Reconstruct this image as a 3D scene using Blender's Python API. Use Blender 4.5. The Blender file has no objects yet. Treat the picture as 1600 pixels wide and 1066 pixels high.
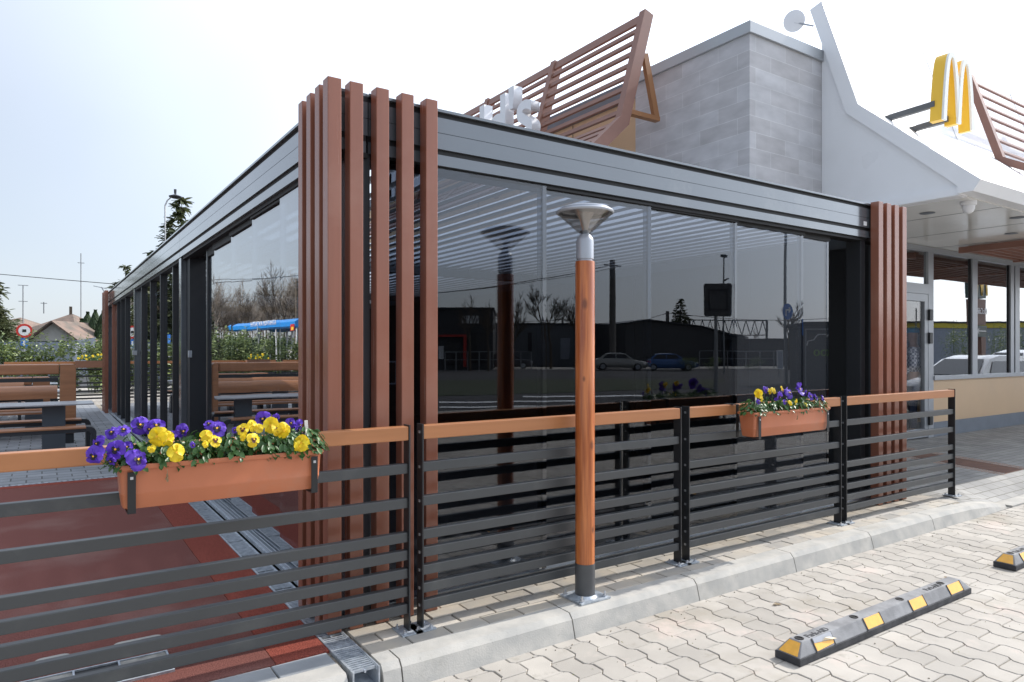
import bpy, bmesh, math, random
from math import sin, cos, pi, radians, sqrt, atan2
from mathutils import Vector, Matrix
random.seed(7)
S = bpy.context.scene
COL = S.collection
# ------------------------------------------------------------------ camera, sky, sun, exposure
FPX, HZ, CAMH = 1084.0, 548.0, 1.5
AX = math.atan(1600/1084.0)
SA, CA = sin(AX), cos(AX)
cam_d = bpy.data.cameras.new('camera')
cam = bpy.data.objects.new('camera', cam_d); COL.objects.link(cam)
cam_d.sensor_width = 36; cam_d.lens = FPX/1600*36
cam_d.shift_y = (HZ-533)/1600
cam_d.clip_end = 3000; cam_d.clip_start = 0.05
cam.location = (0, 0, CAMH); cam.rotation_euler = (radians(90), 0, AX-radians(90))
S.camera = cam
SUN_AZ, SUN_EL = -2.0, 38.0          # azimuth from +X towards +Y
W = bpy.data.worlds.new('World'); S.world = W; W.use_nodes = True
nt = W.node_tree; nt.nodes.clear()
sky = nt.nodes.new('ShaderNodeTexSky'); sky.sky_type = 'NISHITA'; sky.sun_disc = False
sky.sun_elevation = radians(SUN_EL); sky.sun_rotation = radians(90-SUN_AZ)
sky.air_density = 1.0; sky.dust_density = 1.6; sky.ozone_density = 1.0; sky.altitude = 100
bg = nt.nodes.new('ShaderNodeBackground'); bg.inputs['Strength'].default_value = 0.14
mxw = nt.nodes.new('ShaderNodeMix'); mxw.data_type = 'RGBA'; mxw.inputs['Factor'].default_value = 0.45
tcw = nt.nodes.new('ShaderNodeTexCoord'); nzw = nt.nodes.new('ShaderNodeTexNoise')
nzw.inputs['Scale'].default_value = 1.6; nzw.inputs['Detail'].default_value = 4
mrw = nt.nodes.new('ShaderNodeMapRange'); mrw.inputs[1].default_value = .35; mrw.inputs[2].default_value = .7
mrw.inputs[3].default_value = .55; mrw.inputs[4].default_value = .74
nt.links.new(tcw.outputs['Generated'], nzw.inputs['Vector']); nt.links.new(nzw.outputs['Fac'], mrw.inputs[0])
nt.links.new(mrw.outputs[0], mxw.inputs['Factor'])
# thin veil of high cloud, glowing towards the sun
_sv = (cos(radians(SUN_EL))*cos(radians(SUN_AZ)), cos(radians(SUN_EL))*sin(radians(SUN_AZ)), sin(radians(SUN_EL)))
dpw = nt.nodes.new('ShaderNodeVectorMath'); dpw.operation = 'DOT_PRODUCT'; nt.links.new(tcw.outputs['Generated'], dpw.inputs[0]); dpw.inputs[1].default_value = _sv
mxp = nt.nodes.new('ShaderNodeMath'); mxp.operation = 'MAXIMUM'; mxp.inputs[1].default_value = 0; nt.links.new(dpw.outputs['Value'], mxp.inputs[0])
pww = nt.nodes.new('ShaderNodeMath'); pww.operation = 'POWER'; pww.inputs[1].default_value = 1.6; nt.links.new(mxp.outputs[0], pww.inputs[0])
maw = nt.nodes.new('ShaderNodeMath'); maw.operation = 'MULTIPLY_ADD'; maw.inputs[1].default_value = 3.0; maw.inputs[2].default_value = 1; nt.links.new(pww.outputs[0], maw.inputs[0])
scw = nt.nodes.new('ShaderNodeVectorMath'); scw.operation = 'SCALE'; scw.inputs[0].default_value = (4.7, 5.1, 5.75); nt.links.new(maw.outputs[0], scw.inputs['Scale'])
nt.links.new(scw.outputs[0], mxw.inputs[7])
out = nt.nodes.new('ShaderNodeOutputWorld')
nt.links.new(sky.outputs[0], mxw.inputs[6]); nt.links.new(mxw.outputs[2], bg.inputs['Color']); nt.links.new(bg.outputs[0], out.inputs[0])
sun_d = bpy.data.lights.new('sun', 'SUN'); sun = bpy.data.objects.new('sun', sun_d); COL.objects.link(sun)
sun_d.energy = 3.6; sun_d.angle = radians(0.53); sun_d.color = (1, .955, .89)
sd = Vector((cos(radians(SUN_EL))*cos(radians(SUN_AZ)), cos(radians(SUN_EL))*sin(radians(SUN_AZ)), sin(radians(SUN_EL))))
sun.rotation_euler = sd.to_track_quat('Z', 'Y').to_euler(); sun.location = sd*60
S.view_settings.view_transform = 'Standard'; S.view_settings.look = 'None'
S.view_settings.exposure = 0.32; S.view_settings.gamma = 1.0
# ------------------------------------------------------------------ helpers
def ray(px, py):
    r = (px-800)/FPX; u = -(py-HZ)/FPX
    return (r*SA+CA, -r*CA+SA, u)
def ony(px, py, y):
    d = ray(px, py); t = y/d[1]; return Vector((d[0]*t, y, CAMH+d[2]*t))
def onx(px, py, x):
    d = ray(px, py); t = x/d[0]; return Vector((x, d[1]*t, CAMH+d[2]*t))
def onz(px, py, z):
    d = ray(px, py); t = (z-CAMH)/d[2]; return Vector((d[0]*t, d[1]*t, z))
def atD(px, py, D):
    d = ray(px, py); return Vector((d[0]*D, d[1]*D, CAMH+d[2]*D))
GF, GL, GW = 3.68, 1.385, 5.9            # glass planes: pergola front, pergola side, shop window
def mirF(p): return Vector((p.x, 2*GF-p.y, p.z))
def mirL(p): return Vector((2*GL-p.x, p.y, p.z))
def mirW(p): return Vector((p.x, 2*GW-p.y, p.z))
TAGS = set()
def tag(o, label=None, cat=None, group=None, kind=None):
    if label: o['label'] = label
    if cat: o['category'] = cat
    if group: o['group'] = group
    if kind: o['kind'] = kind
    return o
def empty(name, loc, rz=0):
    o = bpy.data.objects.new(name, None); COL.objects.link(o); o.location = loc; o.rotation_euler = (0, 0, rz)
    o.empty_display_size = .1
    return o
def wloc(o):
    l = Vector((0, 0, 0))
    while o: l += o.location; o = o.parent
    return l
class MB:
    def __init__(s): s.b = bmesh.new(); s.mi = 0
    def _f(s, vs):
        try:
            f = s.b.faces.new(vs); f.material_index = s.mi; return f
        except ValueError: return None
    def box(s, x0, x1, y0, y1, z0, z1):
        v = [s.b.verts.new(p) for p in ((x0,y0,z0),(x1,y0,z0),(x1,y1,z0),(x0,y1,z0),(x0,y0,z1),(x1,y0,z1),(x1,y1,z1),(x0,y1,z1))]
        for q in ((3,2,1,0),(4,5,6,7),(0,1,5,4),(1,2,6,5),(2,3,7,6),(3,0,4,7)): s._f([v[i] for i in q])
        return s
    def face(s, pts): return s._f([s.b.verts.new(p) for p in pts])
    def bar(s, p, q, w, h, up=(0,0,1)):
        p = Vector(p); q = Vector(q); d = (q-p).normalized(); u = Vector(up)
        sd_ = d.cross(u)
        if sd_.length < 1e-4: sd_ = d.cross(Vector((0,1,0)))
        sd_.normalize(); u = sd_.cross(d)
        v = [s.b.verts.new(c + sd_*a*w/2 + u*b_*h/2) for c in (p, q) for a, b_ in ((-1,-1),(1,-1),(1,1),(-1,1))]
        for f in ((0,1,2,3),(7,6,5,4),(0,4,5,1),(1,5,6,2),(2,6,7,3),(3,7,4,0)): s._f([v[i] for i in f])
        return s
    def tube(s, pts, rad, n=8, cap=True):
        pts = [Vector(p) for p in pts]
        if not isinstance(rad, (list, tuple)): rad = [rad]*len(pts)
        rings = []
        for i, p in enumerate(pts):
            d = (pts[min(i+1, len(pts)-1)]-pts[max(i-1, 0)]).normalized()
            a = d.cross(Vector((0,0,1)))
            if a.length < 1e-3: a = Vector((1,0,0))
            a.normalize(); b_ = d.cross(a)
            rings.append([s.b.verts.new(p+(a*cos(2*pi*k/n)+b_*sin(2*pi*k/n))*rad[i]) for k in range(n)])
        for r0, r1 in zip(rings, rings[1:]):
            for k in range(n): s._f([r0[k], r0[(k+1)%n], r1[(k+1)%n], r1[k]])
        if cap: s._f(rings[0][::-1]); s._f(rings[-1])
        return s
    def lathe(s, c, prof, n=24):
        rings = []
        for r, z in prof:
            rings.append([s.b.verts.new((c[0]+r*cos(2*pi*k/n), c[1]+r*sin(2*pi*k/n), c[2]+z)) for k in range(n)] if r > 1e-5 else [s.b.verts.new((c[0], c[1], c[2]+z))])
        for a, b_ in zip(rings, rings[1:]):
            for k in range(n):
                k2 = (k+1) % n
                if len(a) == 1 and len(b_) == 1: continue
                if len(a) == 1: s._f([a[0], b_[k2], b_[k]])
                elif len(b_) == 1: s._f([a[k], a[k2], b_[0]])
                else: s._f([a[k], a[k2], b_[k2], b_[k]])
        return s
    def prism(s, poly, axis, a0, a1):
        # poly = list of 2d points in the plane across axis; axis 'x': (y,z), 'y': (x,z), 'z': (x,y)
        def P(u, v, a): return {'x': (a,u,v), 'y': (u,a,v), 'z': (u,v,a)}[axis]
        A = [s.b.verts.new(P(u, v, a0)) for u, v in poly]; B = [s.b.verts.new(P(u, v, a1)) for u, v in poly]
        s._f(A[::-1]); s._f(B); n = len(poly)
        for i in range(n): s._f([A[i], A[(i+1)%n], B[(i+1)%n], B[i]])
        return s
    def build(s, name, mat, parent=None, bevel=0, smooth=False, loc=None):
        b = s.b
        bmesh.ops.recalc_face_normals(b, faces=b.faces)
        if bevel:
            es = [e for e in b.edges if len(e.link_faces) == 2 and e.calc_face_angle(0) > .5]
            bmesh.ops.bevel(b, geom=es, offset=bevel, segments=2, affect='EDGES', profile=.6, clamp_overlap=True)
        base = wloc(parent) if parent else Vector(loc or (0,0,0))
        if base.length: bmesh.ops.translate(b, vec=-base, verts=b.verts)
        me = bpy.data.meshes.new(name); b.to_mesh(me); b.free()
        if smooth:
            for p in me.polygons: p.use_smooth = True
            try: me.set_sharp_from_angle(angle=radians(38))
            except Exception: pass
        for m in (mat if isinstance(mat, (list, tuple)) else [mat]): me.materials.append(m)
        o = bpy.data.objects.new(name, me); COL.objects.link(o)
        if parent: o.parent = parent
        elif loc: o.location = loc
        return o
def copy_tree(o, parent=None):
    c = o.copy(); COL.objects.link(c)
    if parent: c.parent = parent
    for ch in list(o.children): copy_tree(ch, c)
    return c
# ------------------------------------------------------------------ materials
def rgb(c): return (c[0], c[1], c[2], 1)
def mat(name, c, rough=.5, metal=0, var=.0, vscale=4, c2=None, bump=0, bscale=40, spec=.5, coat=0, stretch=None, detail=6, island=0, trans=0):
    m = bpy.data.materials.new(name); m.use_nodes = True; t = m.node_tree; n = t.nodes; L = t.links
    p = n['Principled BSDF']; p.inputs['Base Color'].default_value = rgb(c)
    p.inputs['Roughness'].default_value = rough; p.inputs['Metallic'].default_value = metal
    p.inputs['Specular IOR Level'].default_value = spec; p.inputs['Coat Weight'].default_value = coat; p.inputs['Coat Roughness'].default_value = .10
    tc = n.new('ShaderNodeTexCoord'); mp = n.new('ShaderNodeMapping'); L.new(tc.outputs['Object'], mp.inputs['Vector'])
    if stretch: mp.inputs['Scale'].default_value = stretch
    cur = None
    if var or c2:
        nz = n.new('ShaderNodeTexNoise'); nz.inputs['Scale'].default_value = vscale; nz.inputs['Detail'].default_value = detail
        L.new(mp.outputs[0], nz.inputs['Vector'])
        rp = n.new('ShaderNodeValToRGB'); rp.color_ramp.elements[0].position = .36; rp.color_ramp.elements[1].position = .66
        a = c2 if c2 else [x*(1-var) for x in c]; b_ = c if c2 else [min(1, x*(1+var)) for x in c]
        rp.color_ramp.elements[0].color = rgb(a); rp.color_ramp.elements[1].color = rgb(b_)
        L.new(nz.outputs['Fac'], rp.inputs[0]); cur = rp.outputs[0]
        L.new(cur, p.inputs['Base Color'])
        mr = n.new('ShaderNodeMapRange'); mr.inputs[3].default_value = max(0, rough-.08); mr.inputs[4].default_value = min(1, rough+.1)
        L.new(nz.outputs['Fac'], mr.inputs[0]); L.new(mr.outputs[0], p.inputs['Roughness'])
    if island:
        g = n.new('ShaderNodeNewGeometry'); mr = n.new('ShaderNodeMapRange')
        mr.inputs[3].default_value = 1-island; mr.inputs[4].default_value = 1+island*.6
        L.new(g.outputs['Random Per Island'], mr.inputs[0])
        mx = n.new('ShaderNodeVectorMath'); mx.operation = 'SCALE'
        if cur: L.new(cur, mx.inputs[0])
        else: mx.inputs[0].default_value = c
        L.new(mr.outputs[0], mx.inputs['Scale']); L.new(mx.outputs[0], p.inputs['Base Color'])
    if bump:
        nb = n.new('ShaderNodeTexNoise'); nb.inputs['Scale'].default_value = bscale; nb.inputs['Detail'].default_value = 4
        L.new(mp.outputs[0], nb.inputs['Vector'])
        bp = n.new('ShaderNodeBump'); bp.inputs['Strength'].default_value = bump; bp.inputs['Distance'].default_value = .004
        L.new(nb.outputs['Fac'], bp.inputs['Height']); L.new(bp.outputs[0], p.inputs['Normal'])
    return m
def glass(name, tint, f0=.05, rough=0.0):
    m = bpy.data.materials.new(name); m.use_nodes = True; t = m.node_tree; n = t.nodes; L = t.links; n.clear()
    o = n.new('ShaderNodeOutputMaterial'); tr = n.new('ShaderNodeBsdfTransparent'); tr.inputs[0].default_value = rgb(tint)
    gl = n.new('ShaderNodeBsdfGlossy'); gl.inputs['Roughness'].default_value = rough; gl.inputs['Color'].default_value = (1,1,1,1)
    lw = n.new('ShaderNodeLayerWeight'); lw.inputs['Blend'].default_value = .5
    pw = n.new('ShaderNodeMath'); pw.operation = 'POWER'; pw.inputs[1].default_value = 5; L.new(lw.outputs['Facing'], pw.inputs[0])
    ma = n.new('ShaderNodeMath'); ma.operation = 'MULTIPLY_ADD'; ma.inputs[1].default_value = 1-f0; ma.inputs[2].default_value = f0
    L.new(pw.outputs[0], ma.inputs[0])
    gt = n.new('ShaderNodeTexCoord'); gz = n.new('ShaderNodeTexNoise'); gz.inputs['Scale'].default_value = 1.1; gz.inputs['Detail'].default_value = 1; L.new(gt.outputs['Object'], gz.inputs['Vector'])
    gb = n.new('ShaderNodeBump'); gb.inputs['Strength'].default_value = .12; gb.inputs['Distance'].default_value = .01; L.new(gz.outputs['Fac'], gb.inputs['Height']); L.new(gb.outputs[0], gl.inputs['Normal'])
    mx = n.new('ShaderNodeMixShader'); L.new(ma.outputs[0], mx.inputs[0]); L.new(tr.outputs[0], mx.inputs[1]); L.new(gl.outputs[0], mx.inputs[2])
    L.new(mx.outputs[0], o.inputs[0])
    return m
def hazed(name, tint, f0, amt):
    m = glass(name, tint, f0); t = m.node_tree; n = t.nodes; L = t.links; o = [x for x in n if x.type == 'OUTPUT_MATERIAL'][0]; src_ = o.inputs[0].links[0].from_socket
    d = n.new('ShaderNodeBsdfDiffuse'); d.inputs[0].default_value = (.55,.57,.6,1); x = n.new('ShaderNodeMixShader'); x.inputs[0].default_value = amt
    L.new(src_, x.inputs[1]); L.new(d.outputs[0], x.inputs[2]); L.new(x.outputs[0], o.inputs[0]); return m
def leafmat(name, c, c2, rough=.45, sub=.0):
    m = bpy.data.materials.new(name); m.use_nodes = True; t = m.node_tree; n = t.nodes; L = t.links
    p = n['Principled BSDF']; p.inputs['Roughness'].default_value = rough
    g = n.new('ShaderNodeNewGeometry'); rp = n.new('ShaderNodeValToRGB')
    rp.color_ramp.elements[0].color = rgb(c); rp.color_ramp.elements[1].color = rgb(c2)
    L.new(g.outputs['Random Per Island'], rp.inputs[0]); L.new(rp.outputs[0], p.inputs['Base Color'])
    tl = n.new('ShaderNodeBsdfTranslucent'); L.new(rp.outputs[0], tl.inputs[0])
    mx = n.new('ShaderNodeMixShader'); mx.inputs[0].default_value = .25
    o = n['Material Output']; L.new(p.outputs[0], mx.inputs[1]); L.new(tl.outputs[0], mx.inputs[2]); L.new(mx.outputs[0], o.inputs[0])
    return m
M = {}
M['slat'] = mat('brown_painted_aluminium', (.275, .106, .066), .23, var=.05, vscale=2, stretch=(8,8,.6), bump=.03, bscale=160)
M['frame'] = mat('grey_painted_aluminium', (.112, .127, .143), .20, metal=.25, coat=1.0, var=.06, vscale=1.5, bump=.02, bscale=120)
M['frame_dark'] = mat('dark_grey_profile', (.022, .024, .028), .35)
M['gasket'] = mat('black_gasket', (.006, .006, .007), .6)
M['louvre'] = mat('light_grey_louvre', (.66,.67,.68), .4)
M['tinted'] = glass('tinted_glass', (.50, .54, .60), .065)
M['hazed'] = hazed('hazed_tinted_glass', (.50, .54, .60), .075, .035)  # pale diffuse mixed in to paint the lighter haze of the right panels
M['sideglass'] = glass('side_glass', (.40, .43, .47), .38)
M['window'] = glass('shop_window_glass', (.35, .38, .4), .38)
M['fence'] = mat('fence_grey_paint', (.055, .058, .06), .38, var=.05, vscale=3, bump=.05, bscale=200)
M['fence_post'] = mat('fence_post_paint', (.022, .023, .025), .38)
M['railw'] = mat('wood_tone_rail', (.40, .165, .065), .38, var=.06, vscale=3, stretch=(.5,8,8))
M['galv'] = mat('galvanised_steel', (.56,.60,.64), .42, metal=.45, c2=(.34,.38,.43), vscale=25, bump=.15, bscale=90)
M['bolt'] = mat('bolt_steel', (.55,.56,.58), .35, metal=.8)
M['alu'] = mat('bare_aluminium', (.5,.53,.57), .3, metal=.7)
M['terracotta'] = mat('terracotta_plastic', (.48, .155, .07), .42, var=.05, vscale=6, bump=.04, bscale=80)
M['soil'] = mat('potting_soil', (.03,.02,.014), .95, var=.5, vscale=60, bump=1, bscale=90)
M['white_plastic'] = mat('white_plastic', (.72,.66,.6), .5)
M['kerb'] = mat('concrete_kerb', (.50,.475,.43), .85, c2=(.38,.37,.345), vscale=7, bump=.35, bscale=110)
M['joint'] = mat('joint_sand', (.27,.235,.185), .95, var=.5, vscale=30, bump=.4, bscale=120)
M['paver'] = mat('parking_paver', (.465,.43,.38), .85, c2=(.385,.355,.315), vscale=3.2, bump=.3, bscale=170, island=.13)
M['brick'] = mat('sidewalk_paver', (.47,.42,.35), .85, c2=(.36,.34,.31), vscale=5, bump=.3, bscale=150, island=.22)
M['greybrick'] = mat('grey_block_paver', (.34,.355,.37), .85, c2=(.25,.265,.28), vscale=3, bump=.3, bscale=120, island=.16)
M['lampwood'] = mat('lamp_wood', (.56,.175,.045), .30, c2=(.33,.08,.018), vscale=5, stretch=(9,9,.55), coat=.35, bump=.06, bscale=60)
_m = M['lampwood']; _t = _m.node_tree; _n = _t.nodes; _L = _t.links; _p = _n['Principled BSDF']; _tc = [x for x in _n if x.type == 'TEX_COORD'][0]
_prev = _p.inputs['Base Color'].links[0].from_socket
for _kx, _ky, _kz, _ks in ((-.040, -.045, 1.78, .016), (.006, -.060, .93, .014), (-.044, -.042, 1.33, .008), (.050, -.035, 1.47, .008), (.015, -.058, .42, .010)):
    _sb = _n.new('ShaderNodeVectorMath'); _sb.operation = 'SUBTRACT'; _L.new(_tc.outputs['Object'], _sb.inputs[0]); _sb.inputs[1].default_value = (_kx, _ky, _kz)
    _ml = _n.new('ShaderNodeVectorMath'); _ml.operation = 'MULTIPLY'; _L.new(_sb.outputs[0], _ml.inputs[0]); _ml.inputs[1].default_value = (1/_ks, 1/_ks, .55/_ks)
    _ln = _n.new('ShaderNodeVectorMath'); _ln.operation = 'LENGTH'; _L.new(_ml.outputs[0], _ln.inputs[0])
    _mr = _n.new('ShaderNodeMapRange'); _mr.inputs[1].default_value = .6; _mr.inputs[2].default_value = 1.5; _mr.inputs[3].default_value = .7; _mr.inputs[4].default_value = 0; _L.new(_ln.outputs['Value'], _mr.inputs[0])
    _x = _n.new('ShaderNodeMix'); _x.data_type = 'RGBA'; _L.new(_mr.outputs[0], _x.inputs['Factor']); _L.new(_prev, _x.inputs[6]); _x.inputs[7].default_value = (.10,.022,.006,1); _prev = _x.outputs[2]
_L.new(_prev, _p.inputs['Base Color'])
M['lampgrey'] = mat('lamp_base_paint', (.075,.078,.082), .4, var=.1, vscale=8)
M['lampmetal'] = mat('lamp_metal', (.42,.44,.48), .35, metal=.35)
M['white'] = mat('white_panel', (.87,.88,.90), .30, var=.015, vscale=.6)
M['soffit'] = mat('soffit_panel', (.86,.85,.81), .12, var=.04, vscale=.8, spec=1.0)
M['tan'] = mat('tan_wall_panel', (.62,.43,.26), .45, var=.04, vscale=1.2)
M['plinth'] = mat('grey_plinth', (.17,.19,.22), .6, var=.08, vscale=4)
M['brownwood'] = mat('screen_brown', (.27,.135,.10), .45, var=.08, vscale=3)
M['letter'] = mat('white_letter', (.82,.82,.84), .3)
M['yellow'] = mat('logo_yellow', (.92,.56,.05), .35)
M['logo_edge'] = mat('logo_white_edge', (.85,.85,.8), .4)
M['winframe'] = mat('window_frame_silver', (.36,.375,.40), .38, metal=.35, var=.04)
M['black'] = mat('black_plastic', (.012,.012,.013), .45)
M['rubber'] = mat('wheel_stop_rubber', (.30,.30,.305), .8, c2=(.19,.19,.195), vscale=9, bump=.7, bscale=220)
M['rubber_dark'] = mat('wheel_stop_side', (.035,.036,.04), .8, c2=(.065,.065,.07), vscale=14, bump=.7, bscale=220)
M['reflector'] = mat('yellow_reflector', (.90,.47,.08), .35, var=.06, vscale=30)
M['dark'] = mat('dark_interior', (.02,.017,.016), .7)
M['tabletop'] = mat('grey_table_top', (.36,.37,.39), .35, var=.05)
M['benchwood'] = mat('bench_wood', (.36,.16,.075), .4, var=.12, vscale=3, stretch=(.6,6,6))
M['benchdark'] = mat('bench_metal', (.03,.032,.038), .4)
M['asphalt'] = mat('asphalt', (.042,.042,.045), .9, var=.15, vscale=1, bump=.3, bscale=60)
M['grass'] = mat('grass', (.022,.04,.010), .9, c2=(.035,.04,.016), vscale=2, bump=.8, bscale=30)
M['petal_v'] = leafmat('violet_petal', (.075,.022,.36), (.17,.07,.62), .5)
M['petal_y'] = leafmat('yellow_petal', (.80,.55,.01), (.92,.74,.03), .5)
M['blotch'] = mat('dark_petal_blotch', (.012,.004,.02), .6)
M['blotch_r'] = mat('maroon_petal_blotch', (.07,.008,.004), .6)
M['eye'] = mat('flower_eye', (.85,.45,.02), .6)
M['leaf'] = leafmat('pansy_leaf', (.03,.085,.02), (.085,.19,.045), .38)
M['dryleaf'] = leafmat('dry_leaf', (.30,.20,.10), (.42,.33,.2), .7)
M['hedge'] = leafmat('laurel_leaf', (.05,.09,.03), (.27,.33,.12), .35)
M['thuja'] = leafmat('thuja_leaf', (.018,.045,.012), (.05,.085,.022), .6)
M['needle'] = leafmat('conifer_needle', (.05,.07,.03), (.13,.14,.06), .6)
M['bark'] = mat('bark', (.11,.085,.06), .9, var=.3, vscale=8)
M['palebark'] = mat('pale_bark', (.30,.25,.20), .9, var=.3, vscale=6)
M['rooftile'] = mat('old_roof_tile', (.24,.165,.13), .85, c2=(.13,.11,.09), vscale=1.3, bump=.5, bscale=9, detail=10)
M['roofgrey'] = mat('grey_sheet_roof', (.30,.32,.31), .6)
M['render_w'] = mat('white_render', (.62,.60,.56), .9, var=.06, vscale=1)
M['greyfence'] = mat('blue_grey_fence', (.30,.33,.39), .6, var=.05)
M['red'] = mat('sign_red', (.55,.03,.02), .4)
M['blue'] = mat('sign_blue', (.02,.16,.55), .4)
M['signwhite'] = mat('sign_white', (.75,.75,.75), .4)
M['metalpole'] = mat('galv_pole', (.30,.31,.32), .5, metal=.3)
M['concrete'] = mat('concrete_pole', (.16,.15,.14), .9, var=.1)
M['tentblue'] = mat('blue_awning_sheet', (.03,.26,.68), .35)
def stain(key, scale, lo, hi, c, amt):
    m = M[key]; t = m.node_tree; n = t.nodes; L = t.links; p = n['Principled BSDF']; tc = [x for x in n if x.type == 'TEX_COORD'][0]
    z = n.new('ShaderNodeTexNoise'); z.inputs['Scale'].default_value = scale; z.inputs['Detail'].default_value = 7; z.inputs['Roughness'].default_value = .65; L.new(tc.outputs['Object'], z.inputs['Vector'])
    r = n.new('ShaderNodeMapRange'); r.inputs[1].default_value = lo; r.inputs[2].default_value = hi; r.inputs[3].default_value = 0; r.inputs[4].default_value = amt; L.new(z.outputs['Fac'], r.inputs[0])
    x = n.new('ShaderNodeMix'); x.data_type = 'RGBA'; src_ = p.inputs['Base Color'].links[0].from_socket; L.new(r.outputs[0], x.inputs['Factor']); L.new(src_, x.inputs[6]); x.inputs[7].default_value = rgb(c); L.new(x.outputs[2], p.inputs['Base Color'])
stain('paver', 1.1, .56, .72, (.30,.26,.20), .65); stain('paver', 2.3, .58, .70, (.62,.50,.44), .5); stain('paver', 7, .60, .72, (.24,.215,.17), .55); stain('terracotta', 5, .55, .75, (.40,.20,.13), .4); stain('white', .5, .55, .8, (.70,.70,.69), .4); stain('kerb', 2.0, .55, .75, (.27,.25,.21), .5); stain('kerb', 30, .62, .7, (.2,.19,.17), .35)
stain('brick', 1.7, .50, .66, (.55,.47,.36), .6); stain('slat', 1.2, .48, .75, (.38,.21,.155), .45); stain('frame', .9, .55, .7, (.30,.30,.29), .25); stain('fence', 3, .58, .7, (.10,.10,.095), .5)
# stone blocks
def stonemat():
    m = mat('grey_stone_tile', (.36,.36,.38), .75); t = m.node_tree; n = t.nodes; L = t.links; p = n['Principled BSDF']
    tc = [x for x in n if x.type == 'TEX_COORD'][0]
    # wall coordinate: x+y runs along either face
    sp = n.new('ShaderNodeSeparateXYZ'); L.new(tc.outputs['Object'], sp.inputs[0])
    ad = n.new('ShaderNodeMath'); ad.operation = 'SUBTRACT'; L.new(sp.outputs['X'], ad.inputs[0]); L.new(sp.outputs['Y'], ad.inputs[1])
    cb = n.new('ShaderNodeCombineXYZ'); L.new(ad.outputs[0], cb.inputs['X']); L.new(sp.outputs['Z'], cb.inputs['Y'])
    br = n.new('ShaderNodeTexBrick'); L.new(cb.outputs[0], br.inputs['Vector'])
    br.inputs['Scale'].default_value = 1; br.inputs['Brick Width'].default_value = .60; br.inputs['Row Height'].default_value = .20
    br.inputs['Mortar Size'].default_value = .004; br.offset = .5; br.inputs['Bias'].default_value = 0
    br.inputs['Color1'].default_value = (.55,.55,.57,1); br.inputs['Color2'].default_value = (.47,.46,.47,1); br.inputs['Mortar'].default_value = (.62,.62,.63,1)
    nz = n.new('ShaderNodeTexNoise'); nz.inputs['Scale'].default_value = 3.5; nz.inputs['Detail'].default_value = 9; sm = n.new('ShaderNodeMapping'); sm.inputs['Scale'].default_value = (.8,.8,2.0); L.new(tc.outputs['Object'], sm.inputs['Vector']); L.new(sm.outputs[0], nz.inputs['Vector'])
    mr = n.new('ShaderNodeMapRange'); mr.inputs[1].default_value = .3; mr.inputs[2].default_value = .7; mr.inputs[3].default_value = .86; mr.inputs[4].default_value = 1.10
    L.new(nz.outputs['Fac'], mr.inputs[0])
    vm = n.new('ShaderNodeVectorMath'); vm.operation = 'SCALE'; L.new(br.outputs['Color'], vm.inputs[0]); L.new(mr.outputs[0], vm.inputs['Scale'])
    L.new(vm.outputs[0], p.inputs['Base Color'])
    bp = n.new('ShaderNodeBump'); bp.inputs['Strength'].default_value = .4; bp.inputs['Distance'].default_value = .01; L.new(nz.outputs['Fac'], bp.inputs['Height']); L.new(bp.outputs[0], p.inputs['Normal'])
    return m
M['stone'] = stonemat()
def rubbermat(name, c, c2):
    m = mat(name, c, 1.0, spec=.05); t = m.node_tree; n = t.nodes; L = t.links; p = n['Principled BSDF']
    tc = [x for x in n if x.type == 'TEX_COORD'][0]
    a = n.new('ShaderNodeTexNoise'); a.inputs['Scale'].default_value = 190; a.inputs['Detail'].default_value = 2; L.new(tc.outputs['Object'], a.inputs['Vector'])
    b_ = n.new('ShaderNodeTexNoise'); b_.inputs['Scale'].default_value = 1.3; b_.inputs['Detail'].default_value = 8; L.new(tc.outputs['Object'], b_.inputs['Vector'])
    r = n.new('ShaderNodeValToRGB'); r.color_ramp.elements[0].position = .35; r.color_ramp.elements[1].position = .65
    r.color_ramp.elements[0].color = rgb([x*.5 for x in c]); r.color_ramp.elements[1].color = rgb([min(1, x*1.5) for x in c])
    L.new(a.outputs['Fac'], r.inputs[0])
    r2 = n.new('ShaderNodeValToRGB'); r2.color_ramp.elements[0].position = .52; r2.color_ramp.elements[1].position = .75
    r2.color_ramp.elements[0].color = (0,0,0,1); r2.color_ramp.elements[1].color = (.55,.55,.55,1); L.new(b_.outputs['Fac'], r2.inputs[0])
    mx = n.new('ShaderNodeMix'); mx.data_type = 'RGBA'; L.new(r2.outputs[0], mx.inputs['Factor']); L.new(r.outputs[0], mx.inputs[6]); mx.inputs[7].default_value = rgb(c2)
    L.new(mx.outputs[2], p.inputs['Base Color'])
    bp = n.new('ShaderNodeBump'); bp.inputs['Strength'].default_value = .7; bp.inputs['Distance'].default_value = .003; L.new(a.outputs['Fac'], bp.inputs['Height']); L.new(bp.outputs[0], p.inputs['Normal'])
    return m
M['redfloor'] = rubbermat('red_rubber_floor', (.19,.078,.066), (.30,.20,.175))
M['redstrip'] = rubbermat('bright_red_rubber_strip', (.25,.068,.05), (.25,.068,.05))
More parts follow.
